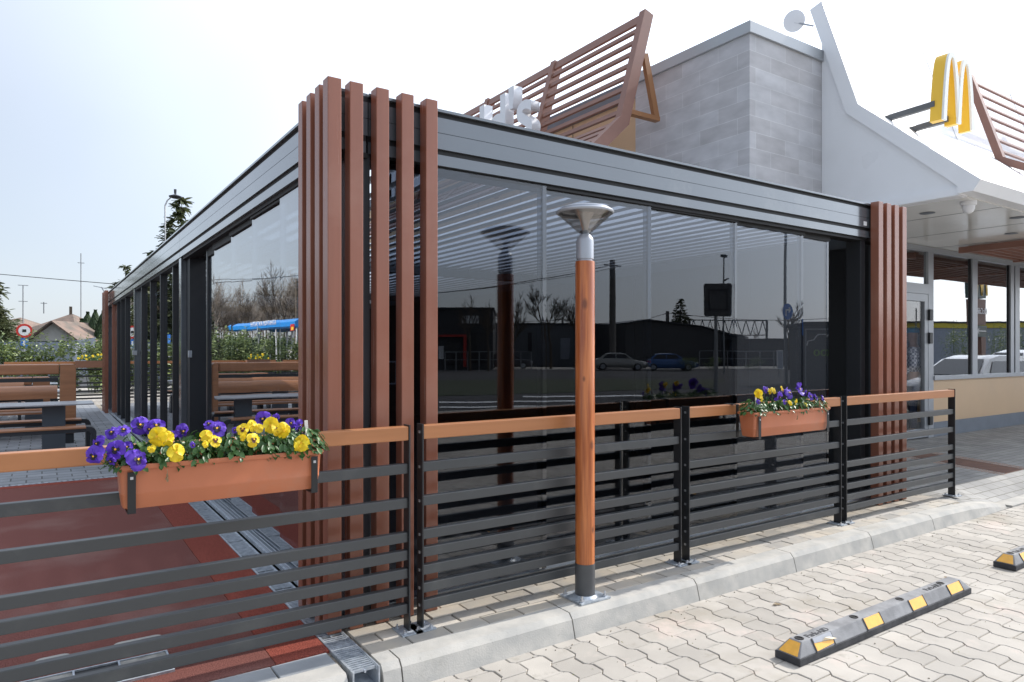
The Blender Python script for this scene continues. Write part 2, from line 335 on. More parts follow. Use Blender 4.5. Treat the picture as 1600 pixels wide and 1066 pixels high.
def brickmat(name, c1, c2, mortar, w, h, ms=.006, rough=.85, off=.5, scale_noise=2.0):
    m = mat(name, c1, rough); t = m.node_tree; n = t.nodes; L = t.links; p = n['Principled BSDF']
    tc = [x for x in n if x.type == 'TEX_COORD'][0]
    br = n.new('ShaderNodeTexBrick'); L.new(tc.outputs['Object'], br.inputs['Vector']); br.inputs['Scale'].default_value = 1
    br.inputs['Brick Width'].default_value = w; br.inputs['Row Height'].default_value = h; br.inputs['Mortar Size'].default_value = ms
    br.offset = off; br.inputs['Color1'].default_value = rgb(c1); br.inputs['Color2'].default_value = rgb(c2); br.inputs['Mortar'].default_value = rgb(mortar)
    nz = n.new('ShaderNodeTexNoise'); nz.inputs['Scale'].default_value = scale_noise; nz.inputs['Detail'].default_value = 8; L.new(tc.outputs['Object'], nz.inputs['Vector'])
    mr = n.new('ShaderNodeMapRange'); mr.inputs[1].default_value = .3; mr.inputs[2].default_value = .7; mr.inputs[3].default_value = .8; mr.inputs[4].default_value = 1.15
    L.new(nz.outputs['Fac'], mr.inputs[0]); vm = n.new('ShaderNodeVectorMath'); vm.operation = 'SCALE'
    L.new(br.outputs['Color'], vm.inputs[0]); L.new(mr.outputs[0], vm.inputs['Scale']); L.new(vm.outputs[0], p.inputs['Base Color'])
    bp = n.new('ShaderNodeBump'); bp.inputs['Strength'].default_value = .5; bp.inputs['Distance'].default_value = .004; bp.invert = True
    L.new(br.outputs['Fac'], bp.inputs['Height']); L.new(bp.outputs[0], p.inputs['Normal'])
    return m
M['far_paver'] = brickmat('far_parking_paver', (.44,.405,.36), (.38,.35,.31), (.2,.17,.13), .23, .17)
M['terrace_block'] = brickmat('terrace_block', (.30,.31,.325), (.24,.25,.265), (.10,.10,.10), .30, .20, .008)
M['side_block'] = brickmat('side_block', (.33,.32,.30), (.26,.255,.245), (.15,.14,.12), .22, .11, .005)
# ================================================================== THE SETTING
def st(o): o['kind'] = 'structure'; return o
m = MB(); m.box(-700, 900, -900, 900, -.6, -.16); g = st(m.build('ground', M['asphalt']))
m = MB(); m.box(-8, 22, -9, 3.04, -.159, -.136); st(m.build('parking_base', M['joint']))
m = MB(); m.box(-8, 22, -9, .05, -.135, -.131); st(m.build('parking_pavement_far', M['far_paver']))
m = MB(); m.box(13.2, 22, .06, 3.03, -.135, -.131); st(m.build('parking_pavement_side', M['far_paver']))
# individual wavy pavers
def pavers():
    b = MB(); Wd, Ln = .157, .220; gap = .0026
    def sx(y):
        t = (y/Ln) % 1.0; A = .017
        if t < .16: return -A+2*A*(t/.16) if False else A*(t/.08-1)
        if t < .5: return A
        if t < .66: return A*(1-(t-.5)/.08)
        return -A
    tt = [0, .16, .5, .66, 1.0]
    rr = random.Random(3)
    for i in range(-2, 85):
        ph = .58 if i % 2 else .08
        for j in range(-1, 15):
            y0 = (j+ph)*Ln; y1 = y0+Ln
            ys = sorted(set([y0+gap, y1-gap]+[(k+t)*Ln for k in range(int(y0/Ln)-1, int(y1/Ln)+3) for t in tt[:-1] if y0+gap < (k+t)*Ln < y1-gap]))
            if y1 < .05: continue
            cl = [min(y, 3.055) for y in ys]
            if cl[0] >= 3.03: continue
            ys = sorted(set(cl))
            if len(ys) < 2 or ys[-1]-ys[0] < .02: continue
            xl = i*Wd; z = -.13+rr.uniform(-.0015, .0015); ch = .004
            L_ = [(xl+gap+sx(y), y) for y in ys]; R_ = [(xl+Wd-gap+sx(y), y) for y in ys]
            if xl < .02: pass
            poly = L_+R_[::-1]
            cx = sum(p[0] for p in poly)/len(poly); cy = sum(p[1] for p in poly)/len(poly)
            Li = [(x+ch, min(max(y, ys[0]+ch), ys[-1]-ch)) for x, y in L_]; Ri = [(x-ch, min(max(y, ys[0]+ch), ys[-1]-ch)) for x, y in R_]
            polyi = Li+Ri[::-1]
            tx, ty = rr.uniform(-.006, .006), rr.uniform(-.006, .006)
            T = [b.b.verts.new((x, y, z+(x-cx)*tx+(y-cy)*ty)) for x, y in polyi]
            O = [b.b.verts.new((x, y, z-.004)) for x, y in poly]; B = [b.b.verts.new((x, y, z-.02)) for x, y in poly]
            n = len(poly); b._f(T)
            for k in range(n):
                b._f([O[k], O[(k+1)%n], T[(k+1)%n], T[k]]); b._f([B[k], B[(k+1)%n], O[(k+1)%n], O[k]])
    return b
st(pavers().build('parking_pavement', M['paver']))
# kerb stones with joints
def kerb():
    b = MB()
    js = [-3.8, -2.75, -1.7, -.65, .40, 1.175, None, 1.34, 1.44, 2.50, 3.545, 4.60, 5.66, 6.70]
    prof = [(3.045, -.2), (3.052, -.13), (3.078, -.032), (3.105, -.001), (3.225, 0.0), (3.225, -.2)]
    for a, c in zip(js, js[1:]):
        if a is None or c is None: continue
        b.prism(prof, 'x', a+.004, c-.004)
    # lowered run at the right end
    def ring(x, dz, y_off=0):
        return [b.b.verts.new((x, y+y_off, max(z+dz, -.2) if z > -.12 else z)) for y, z in prof]
    prev = None
    for x, dz, yo in ((6.704, 0, 0), (7.0, -.002, .0), (7.5, -.014, .0), (7.9, -.045, .005), (8.35, -.105, .02)):
        r = ring(x, dz, yo)
        if prev:
            for k in range(6): b._f([prev[k], prev[(k+1)%6], r[(k+1)%6], r[k]])
        else: b._f(r[::-1])
        prev = r
    b._f(prev)
    b.box(8.352, 20, 3.05, 3.235, -.2, -.112)
    return b
st(kerb().build('kerb', M['kerb'], bevel=0))
m = MB(); m.box(-4, 1.19, 3.215, 3.62, -.16, -.012); m.box(1.33, 7.562, 3.215, 3.7, -.16, -.012); st(m.build('sidewalk_base', M['joint']))
# right-hand area that ramps down to the car park
m = MB()
xs = [7.565, 7.9, 8.35, 9, 12, 22]; ys = [3.222, 3.6, 4.2, 5.0, 5.95]
def rz(x, y):
    if y >= 3.6: return 0.0
    f = .17 if x <= 7.57 else (.44 if x < 8 else 1)
    return -.110*f*(1 if y <= 3.25 else (.6 if y < 4 else 0))
gv = {(x, y): m.b.verts.new((x, y, rz(x, y))) for x in xs for y in ys}
for i in range(len(xs)-1):
    for j in range(len(ys)-1): m._f([gv[xs[i], ys[j]], gv[xs[i+1], ys[j]], gv[xs[i+1], ys[j+1]], gv[xs[i], ys[j+1]]])
st(m.build('side_pavement', M['side_block']))
def bricks(name, x0, x1, rows, w, mt, z=0.0, seed=1, hole=None):
    b = MB(); rr = random.Random(seed); g_ = .003; ch = .004
    for r, (ya, yb) in enumerate(rows):
        x = x0 - (w/2 if r % 2 else 0)
        while x < x1:
            a, c = max(x, x0)+g_, min(x+w, x1)-g_
            if c-a > .02:
                zz = z+rr.uniform(-.002, .002); ya_, yb_ = ya+g_, yb-g_; t1, t2 = rr.uniform(-.01,.01), rr.uniform(-.01,.01)
                T = [b.b.verts.new((px_, py_, zz+t1*(px_-a)+t2*(py_-ya))) for px_, py_ in ((a+ch,ya_+ch),(c-ch,ya_+ch),(c-ch,yb_-ch),(a+ch,yb_-ch))]
                O = [b.b.verts.new((px_, py_, zz-.004)) for px_, py_ in ((a,ya_),(c,ya_),(c,yb_),(a,yb_))]
                B = [b.b.verts.new((px_, py_, zz-.03)) for px_, py_ in ((a,ya_),(c,ya_),(c,yb_),(a,yb_))]
                b._f(T)
                for k in range(4): b._f([O[k],O[(k+1)%4],T[(k+1)%4],T[k]]); b._f([B[k],B[(k+1)%4],O[(k+1)%4],O[k]])
            x += w
    return st(b.build(name, mt))
bricks('sidewalk_pavement', 1.345, 7.56, [(3.228, 3.345), (3.345, 3.462), (3.462, 3.579), (3.579, 3.69)], .232, M['brick'])
bricks('sidewalk_pavement_left', -3.9, 1.175, [(3.228, 3.38)], .30, M['greybrick'], seed=5)
# terrace floor
m = MB(); m.box(-9, 1.34, 3.385, 22.5, -.16, -.014); st(m.build('terrace_base', M['joint']))
m = MB(); m.box(-9, .925, 3.385, 9.30, -.012, .0); st(m.build('terrace_red_floor', M['redfloor']))
m = MB(); m.box(.928, 1.19, 3.385, 9.30, -.012, .001); m.box(-9, 1.19, 9.303, 9.45, -.012, .001); st(m.build('terrace_red_border', M['redstrip']))
m = MB(); m.box(-14, 1.22, 9.50, 22.5, -.012, .0); m.box(-40, -9.02, -2, 9.49, -.012, 0); st(m.build('terrace_paving', M['terrace_block']))
m = MB(); m.box(-60, 60, 22.6, 33, -.16, -.02); st(m.build('side_road', M['far_paver']))
m = MB(); m.box(1.56, 7.05, 3.75, 20.2, -.1, .012); st(m.build('pergola_floor', M['dark']))  # near-black colour holds the shade under the roof
# ------------------------------------------------------------------ drain channel, terrace drain, manhole
t = tag(empty('drain_channel', (1.26, 6, 0)), 'galvanised slotted drain channel along the foot of the glazed side wall, open at the kerb', 'drain')
m = MB(); m.box(1.192, 1.200, 3.075, 20, -.1, .004); m.box(1.320, 1.328, 3.075, 20, -.1, .004); m.box(1.2, 1.32, 3.095, 20, -.1, -.085); m.build('channel', M['galv'], t)
m = MB()
y = 3.10
while y < 9.2:
    if int((y-3.1)/.022) % 20 != 19: m.box(1.206, 1.314, y, y+.012, -.012, .001)
    y += .022
m.box(1.2, 1.206, 3.09, 20, -.014, .002); m.box(1.314, 1.32, 3.09, 20, -.014, .002); m.box(1.256, 1.264, 3.09, 20, -.016, -.004)
m.box(1.206, 1.314, 9.2, 20, -.012, .001)
m.build('grate', M['galv'], t)
t = tag(empty('terrace_drain', (-3, 9.475, 0)), 'narrow slotted steel drain between the red rubber floor and the grey block paving', 'drain')
m = MB(); m.box(-9, 1.18, 9.452, 9.497, -.02, -.002); m.build('channel', M['black'], t)
m = MB(); x = -2.5
m.box(-9, 1.18, 9.452, 9.458, -.02, .003); m.box(-9, 1.18, 9.491, 9.497, -.02, .003)
while x < 1.15: m.box(x, x+.035, 9.458, 9.491, -.006, .002); x += .06
m.build('grate', M['galv'], t)
t = tag(empty('manhole_cover', (.2, 3.7, 0)), 'square manhole cover set in the red floor, filled with rough concrete in a steel frame', 'manhole cover')
M['roughconc'] = mat('rough_concrete_infill', (.5,.48,.43), .95, c2=(.27,.26,.24), vscale=14, bump=1, bscale=60)
m = MB(); m.box(.31, .505, 3.58, 3.812, 0, .006); m.box(-.4, .115, 3.58, 3.812, 0, .006); m.build('concrete_infill', M['roughconc'], t)
m = MB()
for x in (-.408, .116, .300, .506): m.box(x, x+.009, 3.57, 3.82, 0, .012)
m.box(-.408, .515, 3.813, 3.822, 0, .0115); m.box(-.408, .515, 3.568, 3.577, 0, .0115); m.build('steel_frame', M['galv'], t)
m = MB(); m.box(.127, .298, 3.58, 3.812, 0, .003); m.build('gap', M['black'], t)
for k, (xa, xb, lab) in enumerate(((.30, .52, 'rounded grey concrete pad in the red floor, nearer the drain channel'), (-.03, .115, 'rounded grey concrete pad in the red floor, further from the drain channel'))):
    m = MB(); n = 14; pts = []
    for q in range(n*2):
        a = pi/2+pi*q/(n-1) if q < n else -pi/2+pi*(q-n)/(n-1)
        cx = xa+.035 if q < n else xb-.035
        pts.append((cx+.035*cos(a), 4.035+.035*sin(a)))
    m.prism(pts, 'z', .0005, .007); tag(m.build('concrete_pad', M['kerb'], loc=((xa+xb)/2, 4.035, 0)), lab, 'concrete pad')
# brown tactile entrance strip at the right
t = tag(empty('entrance_mat', (10.1, 4.3, 0)), 'brown entrance mat strip with dotted edges let into the paving before the shop door', 'mat')
M['matbrown'] = mat('brown_mat', (.16,.085,.06), .9, var=.2, vscale=8, bump=.5, bscale=150)
M['matdot'] = mat('tactile_dots', (.40,.27,.21), .8, var=.2, vscale=30)
A, B, C, D_ = onz(1418,694,0), onz(1600,734,0), onz(1600,748,0), onz(1418,703,0)
p = [Vector((11.0,5.75,.004)), Vector((10.25,3.62,.004)), Vector((9.75,3.62,.004)), Vector((10.45,5.75,.004))]
m = MB(); v = [m.b.verts.new(q) for q in p]; m._f(v); v2 = [m.b.verts.new(q-Vector((0,0,.003))) for q in p]; m._f(v2[::-1])
for k in range(4): m._f([v2[k], v2[(k+1)%4], v[(k+1)%4], v[k]])
m.build('mat_surface', M['matbrown'], t)
m = MB()
for k in range(46):
    f = k/45
    for a, b_, s_ in ((p[3], p[2], -1), (p[0], p[1], 1)):
        for q in (.04, .10, .16):
            c = a.lerp(b_, f)+Vector((s_*q, 0, 0)); m.lathe((c.x, c.y, .0005), [(.017, 0), (.013, .005), (0, .006)], 6)
m.build('tactile_dots', M['matdot'], t)
# ================================================================== PERGOLA
P = tag(empty('glazed_pergola', (4.2, 12, 0)), 'dark grey glazed terrace pergola with louvred roof and brown vertical slats at its corners', 'pergola')
XL, YF, XR, YB, ZT = 1.346, 3.66, 7.16, 20.1, 2.934
def slat(x0, x1, y0, y1):
    m = MB(); m.box(x0, x1, y0, y1, .004, 2.945); m.build('vertical_slat', M['slat'], P, bevel=.004)
for x in (1.243, 1.365, 1.516, 1.667, 1.819): slat(x, x+.075, 3.56, 3.64)
for y in (3.698, 3.846, 3.995): slat(1.243, 1.318, y, y+.075)
for x in (6.690, 6.841, 6.989, 7.140): slat(x, x+.083, 3.56, 3.64)
for y in (19.2, 19.6, 20.0): slat(1.243, 1.318, y, y+.08)
for y in (18.7,): slat(1.36, 1.43, y, y+.08)
# beams: front and side
def fascia(axis, a0, a1, o, s):
    # o = outer coordinate, s=+1 means inward is +
    def add(nm, mt, i0, i1, z0, z1, bev=0):
        m = MB()
        if axis == 'x': m.box(a0, a1, o+i0, o+i1, z0, z1)
        else: m.box(o+i0, o+i1, a0, a1, z0, z1)
        m.build(nm, mt, P, bevel=bev)
    add('coping', M['frame'], -.012, .16, 2.918, 2.934)
    add('groove', M['gasket'], .012, .16, 2.888, 2.917)
    add('beam', M['frame'], 0, .16, 2.797, 2.887)
    add('beam', M['frame'], 0, .16, 2.700, 2.794)
    add('seam', M['gasket'], .006, .15, 2.7945, 2.7965)
    add('groove', M['gasket'], .018, .15, 2.668, 2.699)
    add('track_cover', M['frame'], .004, .15, 2.603, 2.667)
    add('track', M['gasket'], .03, .16, 2.575, 2.602)
fascia('x', XL+.165, XR, YF, 1)
fascia('y', YF, 9.0, XL, 1); fascia('y', 9.006, 14.1, XL, 1); fascia('y', 14.106, YB, XL, 1)
m = MB(); m.box(XR, XR+.15, YF+.0, YB, 2.60, 2.92); m.box(XL+.2, XR, YB-.16, YB, 2.58, 2.92); m.box(XL+.2, XR, 9.0, 9.14, 2.6, 2.9); m.box(XL+.2, XR, 14.1, 14.24, 2.6, 2.9); m.build('cross_beam', M['frame'], P)
m = MB(); m.box(XL+.17, XL+.28, YF+.17, YB-.2, 2.58, 2.86); m.box(XL+.29, XR, YF+.165, YF+.24, 2.60, 2.86); m.build('gutter', M['frame_dark'], P)
# posts
def post(x0, x1, y0, y1, mt='frame'):
    m = MB(); m.box(x0, x1, y0, y1, .0, 2.60); return m.build('post', M[mt], P, bevel=.004)
post(1.40, 1.53, 3.685, 3.82); post(1.36, 1.52, 8.98, 9.13); post(1.36, 1.50, 13.98, 14.12); post(1.36, 1.5, 19.9, 20.08)
post(6.62, 6.70, 3.70, 3.85, 'frame_dark'); post(7.0, 7.15, 3.68, 3.83)
post(1.42, 1.60, 8.78, 8.96, 'frame_dark')
# glass panels, front, stepped back on a four-track slide
xs = [1.96, 2.765, 3.757, 4.778, 5.74, 6.18]
for k in range(5):
    y = GF+.022*k; ztop = 2.590-.0*k
    tw_ = (.0010, -.0016, .0012, -.0008, .0018)[k]; xa_ = xs[k]-.05 if k else 1.60; xb_ = xs[k+1]+.001
    m = MB(); m.prism([(xa_, y-tw_), (xb_, y+tw_), (xb_, y+tw_+.010), (xa_, y-tw_+.010)], 'z', .06, ztop); gp = m.build('glass_panel', M['tinted'] if k < 3 else M['hazed'], P)
    m = MB(); m.box(xs[k+1]-.030, xs[k+1]+.004, y-.001, y+.011, .06, ztop); m.build('edge_seal', M['sealed'] if 'sealed' in M else glass('milky_edge_seal', (.42,.45,.5), .10), gp)
    if k: 
        m = MB(); m.box(xs[k], xs[k+1], y-.02, y-.002, 2.590-.014*k, 2.5915); m.build('track', M['gasket'], P)
m = MB(); m.box(1.56, 7.0, GF-.012, GF+.11, .0, .055); m.build('bottom_track', M['frame'], P)
m = MB()
for k in range(4): m.box(1.56, 7.0, GF+.012+.022*k, GF+.016+.022*k, .055, .066)
m.build('track_fin', M['alu'], P)
for x in (2.70, 3.6, 4.55, 5.6):
    m = MB(); m.box(x, x+.02, GF-.014, GF-.002, .066, .11); m.build('glass_clip', M['alu'], P)
# side bay 1
ysd = [4.12, 4.70, 5.35, 6.05, 7.05, 8.10]
ysd = [4.08]+[onx(px, 400, GL).y for px in (437, 390, 353.6, 325, 315)]
for k in range(5):
    x = GL+.02*k
    tw_ = (.0006, -.0012, .0010, -.0008, .001)[k]; ya_ = (ysd[k]-.05) if k else 3.83
    m = MB(); m.prism([(x-tw_, ya_), (x+.010-tw_, ya_), (x+.010+tw_, ysd[k+1]), (x+tw_, ysd[k+1])], 'z', .06, 2.585); gp = m.build('glass_panel', M['sideglass'], P)
    if k:
        m = MB(); m.box(x-.018, x-.002, ysd[k], ysd[k+1], 2.578-.022*k, 2.586); m.build('track', M['gasket'], P)
m = MB(); m.box(GL+.06, GL+.12, ysd[5]+.02, ysd[5]+.08, .05, 2.58); m.build('panel_stile', M['frame_dark'], P)
# bays 2 and 3: panels with dark stiles
for pxs, y1 in (((275, 255, 239, 225), 13.95), ((199, 192, 186), 19.0)):
    yy = [onx(p_, 500, 1.42).y for p_ in pxs]
    lo = 9.15 if y1 < 15 else 14.15
    m = MB(); m.box(1.43, 1.44, lo, y1, .06, 2.585); m.build('glass_panel', M['sideglass'], P)
    for y in yy:
        m = MB(); m.box(1.385, 1.445, y, y+.05, .055, 2.58); m.build('panel_stile', M['frame_dark'], P)
for (px, py, x) in ((300, 560, 1.40), (209, 554, 1.36)):
    c = onx(px, py, x); m = MB(); m.box(x-.03 if x < 1.38 else x+.0, x+.04, c.y-.14 if px < 250 else 8.74, c.y+.0 if px < 250 else 8.775, 1.42, 1.50); m.build('lock_box', M['alu'], P, bevel=.004)
m = MB(); m.box(1.35, 1.56, 3.83, YB, .0, .03); m.build('side_track', M['galv'], P)
m = MB()
for x in (1.36, 1.39, 1.42, 1.46, 1.50): m.box(x, x+.006, 4.1, YB, .03, .058)
m.build('side_track_fin', M['alu'], P)
m = MB(); m.box(1.475, 1.50, 3.95, 8.9, .058, .12); m.build('side_track_fin', M['frame'], P)
# right end wall, rear glass
m = MB(); m.box(7.17, 7.19, 3.84, 5.40, 0, 2.6); m.build('end_panel', M['frame_dark'], P)
m = MB(); m.box(1.56, 7.05, 20.04, 20.05, .0, 2.58); m.build('glass_panel', M['sideglass'], P)
# louvres
lv = MB(); L0 = 3.92
for sec, (ya, yb) in enumerate(((3.905, 8.99), (9.15, 14.09), (14.25, 19.92))):
    base_l = None
    for k in range(27):
        x = 1.78+.2*k
        m = MB(); a = radians(25)
        m.bar((x, ya, 2.74), (x, yb, 2.74), .19, .026, up=(-sin(a), 0, cos(a)))
        o = m.build('louvre', M['louvre'], P)
m = MB(); c = onx(608, 566, 1.70)
for q in ((0,.09,0,.008),(0,.09,.13,.138),(0,.008,.008,.13),(.082,.09,.008,.13)): m.box(1.66+q[0], 1.66+q[1], 3.80, 3.81, 1.30+q[2], 1.30+q[3])
m.build('handle_frame', M['alu'], P)
# badge on the beam
c = onz(1354, 350, 2.76)
m = MB(); m.box(6.60, 6.655, YF-.003, YF-.0005, 2.715, 2.755); bd = m.build('badge', M['signwhite'], P)
# ================================================================== FENCES
BZ = [(.844,.897), (.660,.713), (.478,.531), (.382,.435), (.285,.338), (.188,.241), (.096,.149)]
def fence(x0, x1, label, double_l=True, double_r=True, y=3.395):
    t = tag(empty('fence_panel', ((x0+x1)/2, y, 0)), label, 'fence', 'slatted fence panels along the kerb')
    m = MB(); m.box(x0+.009, x1-.009, y-.03, y+.03, 1.022, 1.096); m.build('top_rail', M['railw'], t, bevel=.005)
    for a, b in BZ:
        m = MB(); m.box(x0+.009, x1-.009, y-.02, y+.02, a, b); m.build('slat', M['fence'], t, bevel=.004)
    for k, x in enumerate((x0, x1-.009)):
        m = MB(); m.box(x, x+.009, y-.034, y+.034, .006, 1.104); po = m.build('post', M['fence_post'], t, bevel=.0015)
        m = MB()
        s = -1 if k == 0 else 1; xo = x if k == 0 else x+.009
        for z in [1.06]+[(a+b)/2 for a, b in BZ]:
            for q in (0,):
                m.bar((xo, y, z), (xo+s*.005, y, z), .014, .014)
        m.build('bolt', M['bolt'], po)
        xc = x+.0045
        m = MB(); m.box(xc-.060, xc+.060, y-.075, y+.065, .0005, .008)
        bp_ = m.build('base_plate', M['galv'], t)
        m = MB()
        for dx in (-.038, .038):
            for dy in (-.052, .042): m.lathe((xc+dx, y+dy, .008), [(.011, 0), (.011, .008), (.005, .009), (.005, .02), (0, .021)], 6)
        m.build('bolt', M['bolt'], bp_)
    return t
fence(-2.2, 1.625, 'nearest slatted fence panel, in front of the red terrace, carrying the biggest-looking flower box')
fence(1.695, 3.715, 'slatted fence panel with wood-tone rail, directly behind the wooden lamp post')
fence(3.790, 5.715, 'slatted grey fence panel with wood-tone rail carrying the farther flower box')
fence(5.790, 7.805, 'slatted fence panel at the right end, in front of the far brown slats')
# far fence across the terrace
def farfence(x0, x1, y, label):
    t = tag(empty('fence_panel', ((x0+x1)/2, y, 0)), label, 'fence', 'fence panels at the back of the terrace')
    m = MB(); m.box(x0, x1, y-.03, y+.03, 1.10, 1.18); m.build('top_rail', M['railw'], t)
    for z in (.92, .72, .52, .40, .28, .16, .06):
        m = MB(); m.box(x0, x1, y-.02, y+.02, z, z+.05); m.build('slat', M['fence_post'], t)
    for x in (x0, x1-.02):
        m = MB(); m.box(x, x+.02, y-.035, y+.035, 0, 1.185); m.build('post', M['fence_post'], t)
for k, (a, b, l) in enumerate(((-8.9, -6.5, 'fence panel at the back of the terrace, fourth from the pergola'), (-6.4, -4.0, 'fence panel at the back of the terrace, third from the pergola'), (-3.9, -1.0, 'fence panel at the back of the terrace, second from the pergola'), (-.9, 3.4, 'fence panel at the back of the terrace beside the pergola, carrying yellow flowers'))):
    farfence(a, b, 24.0, l)
# ================================================================== LAMP
lx, ly = 2.735, 3.245
t = tag(empty('lamp_post', (lx, ly, 0)), 'round wooden lamp post with grey foot and clear conical head, before the fence', 'lamp post')
m = MB(); m.lathe((lx, ly, 0), [(.0, .212), (.059, .212), (.059, 2.035), (.057, 2.042), (0, 2.042)], 32); m.build('pole', M['lampwood'], t, smooth=True)
m = MB(); m.lathe((lx, ly, 0), [(.061, .010), (.061, .2115), (.055, .2118)], 32); m.build('base_sleeve', M['lampgrey'], t, smooth=True)
m = MB(); m.box(lx-.115, lx+.115, ly-.105, ly+.105, .002, .012); bp_ = m.build('base_plate', M['galv'], t)
m = MB(); m.lathe((lx, ly, .012), [(.078, 0), (.066, .012), (.062, .013)], 24); m.build('weld_ring', M['galv'], bp_)
m = MB()
for dx, dy in ((-.09,-.08), (.09,-.08), (.09,.08), (-.09,.08)): m.lathe((lx+dx, ly+dy, .012), [(.014,0),(.014,.011),(.007,.012),(.007,.032),(0,.034)], 6)
m.build('bolt', M['bolt'], bp_)
m = MB(); m.lathe((lx, ly, 0), [(.046, 2.043), (.046, 2.055), (.053, 2.056), (.0535, 2.165), (.050, 2.180), (.036, 2.200), (.030, 2.206)], 32)
m.build('neck', M['lampmetal'], t, smooth=True)
m = MB(); m.lathe((lx, ly, 0), [(.030, 2.206), (.026, 2.207), (.026, 2.216), (.031, 2.217), (.031, 2.228), (.020, 2.229), (0, 2.229)], 24); m.build('socket', M['frame'], t, smooth=True)
m = MB(); m.lathe((lx, ly, 0), [(.034, 2.212), (.165, 2.330), (.165, 2.333), (.160, 2.333), (.031, 2.214)], 40)
def clearplastic():
    mm = glass('clear_lens', (.86,.85,.84), .12, .04); return mm
m.build('lens_cone', clearplastic(), t, smooth=True)
m = MB(); m.lathe((lx, ly, 0), [(.152, 2.337), (.168, 2.330), (.174, 2.334), (.176, 2.343), (.171, 2.349), (.152, 2.352), (.149, 2.364), (.135, 2.370), (.0, 2.374)], 40); m.build('lamp_cap', M['lampmetal'], t, smooth=True)
M['reflectw'] = mat('lamp_reflector', (.42,.40,.40), .35)
m = MB(); m.lathe((lx, ly, 0), [(.018, 2.232), (.024, 2.26), (.034, 2.30), (.052, 2.326), (.06, 2.334), (0, 2.336)], 32); m.build('reflector', M['reflectw'], t, smooth=True)
m = MB(); m.lathe((lx, ly, 0), [(.012, 2.229), (.014, 2.25), (.010, 2.275), (0, 2.28)], 12); m.build('bulb', M['signwhite'], t, smooth=True)
# ================================================================== RESTAURANT BUILDING
B_ = tag(empty('restaurant_building', (9, 8, 0)), 'restaurant building with grey stone box, white sweeping canopy roof and large shop windows', 'building')
m = MB(); m.box(7.20, 8.86, 5.42, 7.40, 0, 5.40); m.build('stone_wall', M['stone'], B_)
bpy.data.objects['stone_wall'].name = 'stone_wall'
m = MB(); m.box(7.165, 8.90, 5.385, 7.42, 5.402, 5.545); m.build('coping', M['galv'] if False else mat('grey_coping', (.42,.44,.46), .4, metal=.2), B_, bevel=.004)
m = MB(); m.box(7.25, 22, 7.405, 21, 0, 5.22); m.build('wall', M['tan'], B_)
m = MB(); m.box(7.193, 7.199, 5.42, 7.40, 0, 2.7); m.box(7.195, 7.249, 7.43, 20.9, 0, 2.7); m.build('painted_shade_wall', M['dark'], B_)  # near-black sheet over the lower wall, the pergola's shade painted as colour
m = MB(); m.box(7.20, 22, 7.425, 21, 5.222, 5.50); m.build('parapet', M['plinth'], B_)
for y in (8.9, 10.4, 11.9):
    m = MB(); m.box(7.244, 7.249, y, y+.012, 3, 5.21); m.build('seam', M['gasket'], B_)
# canopy sheet: profile in (y,z) extruded along x
X0, X1 = 8.675, 24.0
prof = [(3.555,3.30),(3.475,3.415),(4.888,4.672),(5.385,6.20),(5.56,6.15),(5.045,4.60),(3.72,3.395),(3.72,3.30)]
m = MB(); m.prism(prof, 'x', X0, X1); m.build('canopy_roof', M['white'], B_)
m = MB(); m.prism([(3.725,3.28),(3.725,3.392),(5.045,4.595),(5.415,5.73),(5.415,3.28)], 'x', X0+.05, X0+.2); m.build('gable_panel', M['white'], B_)
m = MB(); m.box(X0+.02, X0+.205, 3.70, 5.41, 3.285, 3.375); m.build('side_fascia', M['white'], B_)
m = MB(); m.box(X0+.21, X1, 3.725, 5.86, 3.290, 3.31); m.build('soffit', M['soffit'], B_)
for x in (9.9, 11.4, 12.9, 14.4):
    m = MB(); m.box(x, x+.008, 3.73, 5.85, 3.287, 3.2895); m.build('soffit_joint', M['plinth'], B_)
M['hot'] = mat('seam_grey', (.45,.45,.46), .5)
for x in (11.4, 14.6):     # panel joints on the canopy front
    m = MB(); m.prism([(4.886,4.674),(5.383,6.20),(5.380,6.201),(4.883,4.675)], 'x', x, x+.012); m.build('panel_joint', M['hot'], B_)
m = MB(); m.box(8.92, X1, 5.63, 7.40, 4.97, 5.2); m.box(8.9, X1, 5.90, 5.99, 3.45, 4.9); m.build('upper_wall', M['white'], B_)
for (px, py) in ((1449, 333), (1580, 365), (1590, 340)):
    c = onz(px, py, 3.288); m = MB(); m.lathe((c.x, c.y, 3.280), [(0, 0), (.07, 0), (.09, .003), (.09, .0065)], 20); m.build('downlight', M['plinth'], B_)
c = onz(1525, 311, 3.285)
m = MB(); m.lathe((c.x+.1, c.y+.12, 0), [(.085, 3.289), (.085, 3.245), (.072, 3.235)], 24); cd = m.build('dome_camera', M['white_plastic'] if False else M['letter'], B_, smooth=True)
m = MB(); m.lathe((c.x+.1, c.y+.12, 0), [(.068, 3.236), (.066, 3.20), (.05, 3.165), (.025, 3.145), (0, 3.14)], 24); m.build('dome', M['letter'], cd, smooth=True)
